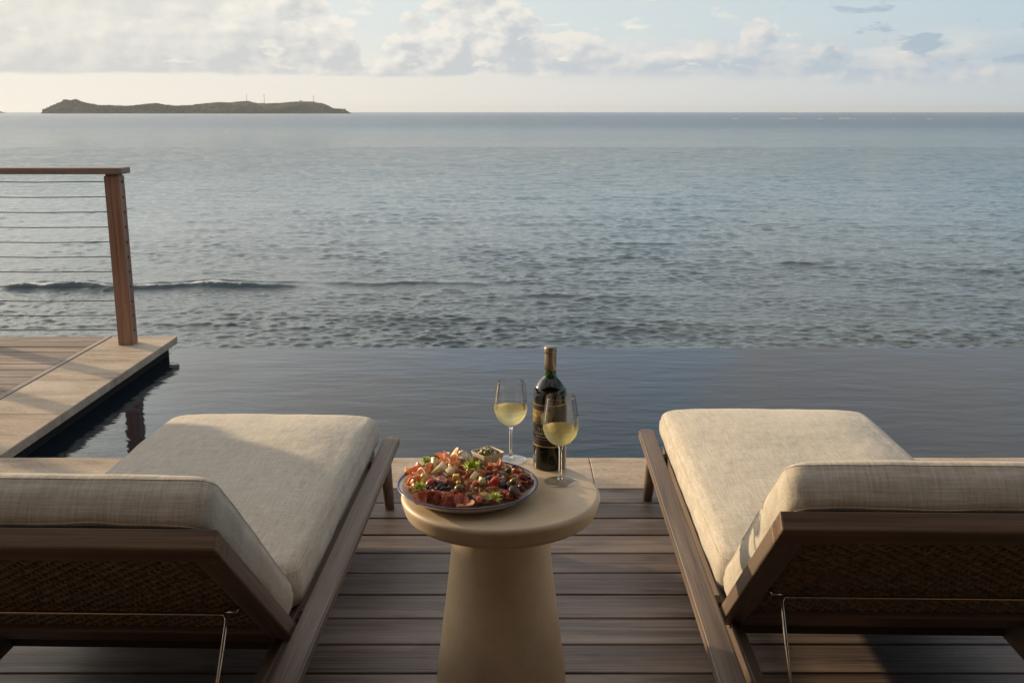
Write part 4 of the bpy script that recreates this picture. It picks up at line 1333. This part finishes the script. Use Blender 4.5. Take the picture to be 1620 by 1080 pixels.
# peach-pink cold cuts heaped on the left
gP = 'peach pink folded cold cuts heaped at the left and back of the platter'
for cx, cy, z in ((160, 340, 12), (195, 315, 16), (230, 290, 20), (265, 310, 22), (190, 395, 14), (235, 350, 24), (235, 430, 16), (265, 400, 22), (225, 500, 12), (255, 470, 16), (290, 270, 22), (330, 255, 26), (340, 330, 28),
                  (385, 290, 32), (480, 215, 30), (520, 175, 34), (560, 160, 36), (600, 170, 38), (620, 205, 40), (560, 215, 36), (660, 200, 38), (700, 140, 36), (720, 165, 34), (680, 240, 38), (510, 240, 34),
                  (590, 300, 36), (410, 415, 26), (395, 450, 20), (640, 260, 38), (300, 370, 26), (350, 290, 30)):
    dark = rf.random() < 0.3
    food('folded_cold_cut', curl_mesh(rf.uniform(0.004, 0.007), rf.uniform(0.5, 0.9), rf.uniform(0.017, 0.026), rf.uniform(0.006, 0.011), 0.003, int(cx * 7 + cy)), M['ham' if dark else 'salmon'],
         at(cx, cy, FB + z / 1000 - 0.004) - Vector((0, 0, 0.010)), (R(rf.uniform(-65, 50)), R(rf.uniform(-60, 60)), rf.uniform(0, 6)),
         'peach pink folded cold cut heaped at the left back of the platter', 'cold cut', gP)

# ham rosettes through the middle and right
gH = 'brown pink ham rolls spread over the middle and right of the platter'
for cx, cy, z in ((700, 300, 30), (740, 330, 30), (780, 300, 32), (800, 350, 30), (840, 320, 32), (760, 400, 26), (800, 400, 26), (830, 455, 24), (835, 490, 20), (905, 480, 22), (925, 520, 18), (880, 400, 28), (940, 330, 32), (1000, 290, 32),
                  (1040, 270, 34), (1090, 255, 34), (1140, 245, 34), (1180, 225, 34), (1230, 265, 30), (1270, 290, 28), (1320, 320, 26), (1360, 335, 24), (1340, 380, 24), (1390, 385, 20), (1420, 420, 18), (1350, 440, 20), (1440, 460, 14), (1300, 450, 20),
                  (1000, 470, 24), (1040, 500, 20), (980, 440, 26), (700, 440, 24), (740, 500, 18), (780, 540, 14), (680, 540, 14), (620, 520, 14), (1080, 480, 20), (1250, 350, 28), (1090, 330, 30), (960, 545, 14), (860, 560, 12), (1120, 560, 12), (1310, 540, 12), (1390, 500, 14)):
    if int(cx * 7 + cy) % 3 == 0: continue
    dark = rf.random() < 0.55
    food('ham_roll', curl_mesh(rf.uniform(0.0045, 0.0085), rf.uniform(0.7, 1.25), rf.uniform(0.013, 0.019), rf.uniform(0.004, 0.008), 0.0038, int(cx * 3 + cy)), M['ham_dark' if dark else 'ham'],
         at(cx, cy, FB + z / 1000 - 0.004) - Vector((0, 0, 0.009)), (R(rf.uniform(-20, 60)), R(rf.uniform(-40, 40)), rf.uniform(0, 6)),
         'brown pink ham roll in the middle and right of the platter', 'ham roll', gH)

# layer of flat slices hiding the dish underneath
gU = 'flat ham slices lining the platter under the heap'
for k in range(44):
    a = k * 2.39996; r_ = 0.122 * math.sqrt((k + 0.5) / 44)
    food('ham_slice', slice_mesh(0.021, rf.uniform(-0.3, 0.5), k), M['ham_dark' if k % 3 else 'ham'], Vector((PLX + r_ * math.cos(a), PLY + r_ * math.sin(a), FB + 0.004 + 0.010 * (1 - r_ / 0.125) + 0.0008 * (k % 4))),
         (R(rf.uniform(-22, 22)), R(rf.uniform(-22, 22)), rf.uniform(0, 6)), 'flat ham slice lying under the heap on the platter', 'ham slice', gU)

# cheeses
food('cheese_wedge', wedge_mesh(0.040, 0.026, 0.014), M['cheese'], at(490, 305, FB + 0.032), (R(38), R(-14), R(35)), 'largest pale cheese wedge on the platter, behind the onion jar', 'cheese')
wd = food('cheese_wedge', wedge_mesh(0.034, 0.016, 0.014), M['cheese'], at(425, 235, FB + 0.036), (R(60), R(-40), R(80)), 'pale cheese wedge with a dark rind beside the back left lettuce', 'cheese')
bm = bmesh.new(); add_box(bm, (0.0171, -0.009, -0.001), (0.0183, 0.009, 0.015), 0.0005, 1); from_bm('rind', bm, M['rind'], wd)
food('cheese_cube', cheese_mesh(0.017, 0.015, 0.012), M['cheese'], at(630, 320, FB + 0.034), (R(18), R(-25), R(30)), 'pale cheese cube at the centre back, just left of the middle lettuce', 'cheese')
food('cheese_cube', cheese_mesh(0.0145, 0.013, 0.014), M['cheese_y'], at(683, 400, FB + 0.028), (R(6), R(4), R(4)), 'bright yellow cheese cube right of the onion jar', 'cheese')
food('cheese_cube', cheese_mesh(0.019, 0.012, 0.010), M['cheese'], at(890, 365, FB + 0.034), (R(25), R(-38), R(40)), 'pale cheese piece tilted in front of the middle lettuce', 'cheese')
food('cheese_wedge', wedge_mesh(0.022, 0.018, 0.012), M['cheese'], at(962, 420, FB + 0.028), (R(20), R(10), R(-70)), 'rounded pale cheese wedge left of the red tomato wedge', 'cheese')
food('cheese_cube', cheese_mesh(0.012, 0.009, 0.012), M['cheese'], at(330, 370, FB + 0.028), (R(35), R(20), R(15)), 'small pale cheese piece above the near left lettuce', 'cheese')
food('cheese_cube', cheese_mesh(0.010, 0.009, 0.009), M['cheese_y'], at(705, 445, FB + 0.022), (R(12), R(14), R(24)), 'small cheese piece right below the yellow cheese cube', 'cheese')
food('pear_slice', slice_mesh(0.015, 0.2, 90, 0.003), M['cheese'], at(985, 590, FB + 0.012), (R(50), R(5), R(-20)), 'pale round fruit slice beside the bright near lettuce', 'fruit slice')
food('pear_slice', slice_mesh(0.013, 0.2, 91, 0.003), M['onion'], at(1020, 600, FB + 0.010), (R(40), R(-12), R(20)), 'pinkish fruit slice just left of the bright near lettuce', 'fruit slice')

# olives and fruit
gB = 'black olives in a row in front of the onion jar'
for cx, cy, z in ((385, 505, 15), (425, 498, 18), (455, 510, 16), (490, 500, 19), (530, 512, 17), (560, 500, 20), (590, 510, 17), (615, 495, 19), (400, 480, 20), (510, 480, 20)):
    food('black_olive', olive_mesh(0.0075, cx), M['olive_b'], at(cx, cy, FB + z / 1000), (R(rf.uniform(20, 80)), R(rf.uniform(-40, 40)), rf.uniform(0, 3)),
         'shiny black olive in the row before the onion jar', 'olive', gB)
food('green_olive', olive_mesh(0.0085, 3), M['olive_g'], at(1297, 418, FB + 0.026), (R(50), 0, 1), 'green olive resting on the folded ham at the right of the platter', 'olive')
food('green_olive', olive_mesh(0.0095, 4), M['olive_g'], at(712, 492, FB + 0.022), (R(40), 0.4, 1), 'large green olive below the yellow cheese cube', 'olive')
food('green_olive', olive_mesh(0.0075, 6), M['herb'], at(1240, 300, FB + 0.030), (R(40), 0.4, 1), 'dark green olive behind the small empty jar', 'olive')
food('cherry', blob_mesh(0.0085, 0.0085, 0.0085, 2), M['date'], at(1048, 385, FB + 0.028), (0, 0, 0), 'dark glossy cherry behind the tomato wedge', 'cherry')
food('cherry', blob_mesh(0.008, 0.008, 0.008, 5), M['olive_b'], at(1015, 398, FB + 0.026), (0, 0, 0), 'nearly black cherry left of its dark red neighbour behind the tomato wedge', 'cherry')
food('tomato_wedge', segment_mesh(0.034, 0.0095, 1), M['tomato'], at(1095, 415, FB + 0.030), (R(25), R(-38), R(28)), 'bright red tomato wedge right of the cheese, centre right of the platter', 'tomato')
food('tomato_wedge', segment_mesh(0.026, 0.008, 2), M['tomato'], at(410, 425, FB + 0.028), (R(10), R(-25), R(50)), 'orange red tomato wedge beside the near left lettuce', 'tomato')
food('tomato_wedge', segment_mesh(0.020, 0.006, 3), M['tomato'], at(925, 600, FB + 0.010), (R(80), R(-60), R(10)), 'thin red tomato strip at the near rim of the platter', 'tomato')
for i, (cx, cy, s, lb) in enumerate(((1190, 445, .014, 'large glossy dried fig below the small empty jar'), (1260, 455, .011, 'dried fig right of the largest one'), (1300, 510, .015, 'flat dried fig slice at the right front'), (1380, 470, .010, 'small dried fig near the right rim'))):
    food('dried_fig', blob_mesh(s, s * 0.8, s * 0.45, i * 3, 0.2), M['date'], at(cx, cy, FB + 0.022), (R(30), R(-10), rf.uniform(0, 2)), lb, 'dried fig')
gC = 'dried red berries along the right rim of the platter'
for k in range(58):
    t = rf.random(); cx = 1310 + 180 * t + rf.uniform(-25, 25); cy = 235 + 190 * t + rf.uniform(-22, 26)
    food('dried_berry', blob_mesh(0.0042, 0.0036, 0.003, k, 0.35, 2), M['berry'] if rf.random() < .7 else M['date'], at(cx, cy, FB + 0.015 + rf.uniform(0, 0.006)), (rf.uniform(0, 3), rf.uniform(0, 3), 0),
         'dried dark red berry heaped along the right rim of the platter', 'berry', gC)
gK = 'small capers and nuts scattered between the cold cuts'
for k in range(30):
    cx = rf.uniform(640, 1200); cy = rf.uniform(300, 590)
    food('caper', blob_mesh(0.0030, 0.0030, 0.0028, k, 0.2, 2), M[rf.choice(['olive_g', 'herb', 'date', 'cheese'])], at(cx, cy, FB + 0.030 - max(0, cy - 420) / 9000), (0, 0, 0),
         'tiny caper or nut scattered between the cold cuts', 'caper', gK)

# lettuce
food('lettuce_sprig', frisee_mesh(0.022, 60, 1), M['lettuce'], at(372, 205, FB + 0.034), (0, 0, 0), 'yellow green lettuce sprig at the back left of the platter', 'lettuce')
food('lettuce_sprig', frisee_mesh(0.030, 80, 2), M['lettuce'], at(865, 262, FB + 0.036), (0, 0, 0), 'largest yellow green lettuce sprig, in front of the square bowl', 'lettuce')
food('lettuce_sprig', frisee_mesh(0.022, 60, 3), M['lettuce'], at(300, 480, FB + 0.020), (R(25), 0, 0), 'yellow green lettuce sprig at the near left of the platter', 'lettuce')
food('lettuce_sprig', frisee_mesh(0.015, 45, 7), M['lettuce'], at(345, 420, FB + 0.024), (R(25), 0, 0), 'small lettuce sprig between the near left one and the onion jar', 'lettuce')
food('lettuce_sprig', frisee_mesh(0.019, 60, 4), M['lettuce'], at(1100, 590, FB + 0.014), (R(20), 0, 0), 'bright green lettuce sprig at the near right rim of the platter', 'lettuce')
food('herb_sprig', frisee_mesh(0.018, 60, 5), M['herb'], at(850, 600, FB + 0.010), (R(20), 0, 0), 'dark green herb sprig at the near rim of the platter', 'herb')

# two little preserving jars
def jar(loc, r, h, label, fill=None):
    root = empty('small_jar', loc); tag(root, label, 'jar')
    bm = bmesh.new(); t = 0.0011
    add_lathe(bm, [(0, 0), (r * 0.9, 0), (r, 0.002), (r, h - 0.006), (r * 0.93, h - 0.004), (r * 0.95, h - 0.001), (r * 0.98, h), (r * 0.94 - t, h), (r * 0.9 - t, h - 0.004), (r - t, h - 0.007), (r - t, 0.003), (0, 0.002)], 40)
    from_bm('jar_glass', bm, M['thin'], root, True)
    if fill:
        rr = random.Random(5)
        for k in range(7):
            bm = bmesh.new(); q = r * rr.uniform(0.35, 0.75)
            pts = [(q * math.cos(a / 10 * 6.283), q * math.sin(a / 10 * 6.283), h * (0.25 + 0.09 * k) + 0.001 * math.sin(a * 1.3 + k)) for a in range(11)]
            add_tube(bm, pts, 0.0012, 6); from_bm('onion_ring', bm, M[fill], root, True)
        bm = bmesh.new(); add_lathe(bm, [(0, 0.0025), (r - 0.002, 0.003), (r - 0.002, h * 0.72), (0, h * 0.75)], 30)
        from_bm('relish', bm, M['onion'], root, True)
p = at(528, 470, FB + 0.012); jar(p, 0.0165, 0.027, 'small glass jar of pink onion relish left of the yellow cheese cube', 'onion')
p = at(1165, 400, FB + 0.012); jar(p, 0.0135, 0.026, 'small clear glass jar with a little dip, behind the dried figs')
o = food('dip', blob_mesh(0.0105, 0.0105, 0.004, 3), M['dip'], at(1165, 400, FB + 0.012) + Vector((0, 0, 0.007)), (0, 0, 0), 'spoonful of creamy dip inside the small clear jar', 'dip')

# square ceramic bowl of gherkins and olives
bw = at(1010, 235, FB + 0.010)
bl_ = empty('square_bowl', bw + Vector((0.003, 0.012, 0)), R(38))
tag(bl_, 'small square cream ceramic bowl at the back of the platter', 'bowl')
bm = bmesh.new()
def sq(r, z, n=8):
    pts = []
    c_ = r * 0.78; q = r - c_
    for k in range(4):
        ox, oy = [(c_, c_), (-c_, c_), (-c_, -c_), (c_, -c_)][k]
        for i in range(n): a = R(90 * k + 90 * i / (n - 1)); pts.append((ox + q * math.cos(a), oy + q * math.sin(a), z))
    return [bm.verts.new(p) for p in pts]
rs = [sq(0.020, 0.0), sq(0.0235, 0.002), sq(0.0275, 0.016), sq(0.0305, 0.029), sq(0.0300, 0.0302), sq(0.0288, 0.0298), sq(0.026, 0.017), sq(0.021, 0.006)]
for a, b in zip(rs[:-1], rs[1:]):
    for k in range(len(a)): bm.faces.new((a[k], a[(k + 1) % len(a)], b[(k + 1) % len(a)], b[k]))
bm.faces.new(rs[0]); bm.faces.new(rs[-1])
from_bm('bowl_body', bm, M['ceramic'], bl_, True)
gG = 'gherkins and olives piled in the square bowl'
for k in range(26):
    a = rf.uniform(0, 6.283); r_ = 0.023 * math.sqrt(rf.random())
    loc = bl_.location + Vector((r_ * math.cos(a), r_ * math.sin(a), 0.026 + 0.010 * (1 - r_ / 0.023) + rf.uniform(-.002, .002)))
    if k % 3: food('gherkin', blob_mesh(0.0095, 0.0042, 0.0042, k, 0.3), M['gherkin' if k % 2 else 'dip'], loc, (rf.uniform(-.5, .5), rf.uniform(-.5, .5), rf.uniform(0, 3)), 'one of the little gherkins piled in the square bowl', 'gherkin', gG)
    else: food('bowl_olive', olive_mesh(0.0062, k), M['olive_g'], loc, (rf.uniform(0, 2), 0, rf.uniform(0, 3)), 'one of the green olives piled in the square bowl', 'olive', 'olives piled in the square bowl')
dp = at(790, 175, FB + 0.024)
food('bread_piece', blob_mesh(0.020, 0.016, 0.012, 8, 0.35), M['dip'], dp, (0.3, 0.2, 0.5), 'pale crumbly cheese piece left of the square bowl', 'cheese')
food('bread_piece', blob_mesh(0.013, 0.011, 0.010, 9, 0.4), M['cheese'], at(760, 130, FB + 0.030), (0.3, 0.2, 0.5), 'small pale crumbly piece behind the larger one left of the square bowl', 'cheese')

# ------------------------------------------------------------------ unseen shrub and planter, added on the left to cast the rounded shade
sx, sy = -3.25, 3.82
sh = empty('unseen_shrub', (sx, sy, 0))
tag(sh, 'unseen round shrub in a tall clay planter, added left of the loungers for its shade', 'shrub')
bm = bmesh.new()
add_lathe(bm, [(0, 0.001), (0.22, 0.001), (0.25, 0.02), (0.34, 0.42), (0.37, 0.45), (0.37, 0.50), (0.33, 0.50), (0.31, 0.44), (0, 0.43)], 48)
from_bm('planter', bm, mat_simple('clay', (0.36, 0.22, 0.14), 0.8, 0.2, 8), sh, True)
bm = bmesh.new(); add_tube(bm, [(0, 0, 0.4), (0.02, 0.01, 0.7), (0, 0, 0.9)], 0.03, 8)
from_bm('trunk', bm, M['teak_dark'], sh, True)
rr = random.Random(8); vs = []; fs = []
for k in range(16000):
    d = Vector((rr.gauss(0, 1), rr.gauss(0, 1), rr.gauss(0, 1))).normalized()
    q = rr.uniform(0.55, 1.0) ** 0.6
    c = Vector((0, 0, 0.80)) + Vector((d.x * 0.77, d.y * 0.77, d.z * 0.42)) * q * (1 + 0.05 * mnoise.noise(d * 3))
    a = Vector((rr.gauss(0, 1), rr.gauss(0, 1), rr.gauss(0, 1))).normalized(); b = a.orthogonal().normalized()
    L = rr.uniform(0.025, 0.045)
    i = len(vs); vs += [c - a * L, c - b * L * .45, c + a * L, c + b * L * .45]; fs.append((i, i + 1, i + 2, i + 3))
me = bpy.data.meshes.new('crown'); me.from_pydata([tuple(v) for v in vs], [], fs)
link_mesh('crown', me, mat_simple('shrub_leaf', (0.06, 0.10, 0.03), 0.5, 0.4, 12), sh)

# ------------------------------------------------------------------ villa behind the terrace (out of frame, added to shade and warm the backs)
vl = empty('unseen_villa', (0, -2.75, 0))
tag(vl, 'low plastered villa with a timber roof overhang, added behind the loungers for shade and warm bounce', 'house')
M['plaster'] = mat_simple('warm_plaster', (0.26, 0.145, 0.065), 0.85, 0.06, 3)
bm = bmesh.new()
for lo, hi in (((-7, -0.3, 0.001), (-2.6, -0.05, 3.0)), ((2.6, -0.3, 0.001), (7, -0.05, 3.0)), ((-2.598, -0.3, 2.4), (2.598, -0.05, 3.0))): add_box(bm, lo, hi)
from_bm('wall', bm, M['plaster'], vl)
bm = bmesh.new(); add_box(bm, (-7.3, -0.5, 3.002), (7.3, 3.5, 3.2), 0.01, 1)
from_bm('roof', bm, mat_wood('soffit_boards', (0.10, 0.055, 0.028), (0.18, 0.10, 0.052), (0.26, 0.155, 0.085), 'x', 0.5), vl)
M['pane'] = mat_simple('dark_pane', (0.03, 0.03, 0.03), 0.05, 0.1, 1)
for k in range(4):
    bm = bmesh.new(); x = -2.598 + k * 1.299
    add_box(bm, (x + 0.004, -0.2, 0.002), (x + 0.07, -0.14, 2.398)); add_box(bm, (x + 1.225, -0.2, 0.002), (x + 1.295, -0.14, 2.398))
    add_box(bm, (x + 0.071, -0.2, 0.002), (x + 1.224, -0.14, 0.08)); add_box(bm, (x + 0.071, -0.2, 2.33), (x + 1.224, -0.14, 2.398))
    f = from_bm('sliding_door', bm, M['teak_z'], vl)
    bm = bmesh.new(); add_box(bm, (x + 0.0715, -0.175, 0.081), (x + 1.2235, -0.165, 2.329)); from_bm('pane', bm, M['pane'], f)

# ------------------------------------------------------------------ sea air
bm = bmesh.new()
add_box(bm, (-16000, -60, -6), (16000, 14500, 60))
hz = from_bm('haze', bm)
m = bpy.data.materials.new('haze'); m.use_nodes = True
nt = NT(m.node_tree); nt.n.clear()
o = nt.node('ShaderNodeOutputMaterial'); pv = nt.node('ShaderNodeVolumePrincipled')
pv.inputs['Color'].default_value = (0.78, 0.87, 1.0, 1)
pv.inputs['Density'].default_value = 0.00007
pv.inputs['Anisotropy'].default_value = 0.3
nt.l.new(pv.outputs[0], o.inputs['Volume'])
hz.data.materials.append(m)
tag(hz, 'thin pale sea haze between the terrace and the island', 'haze', kind='stuff')
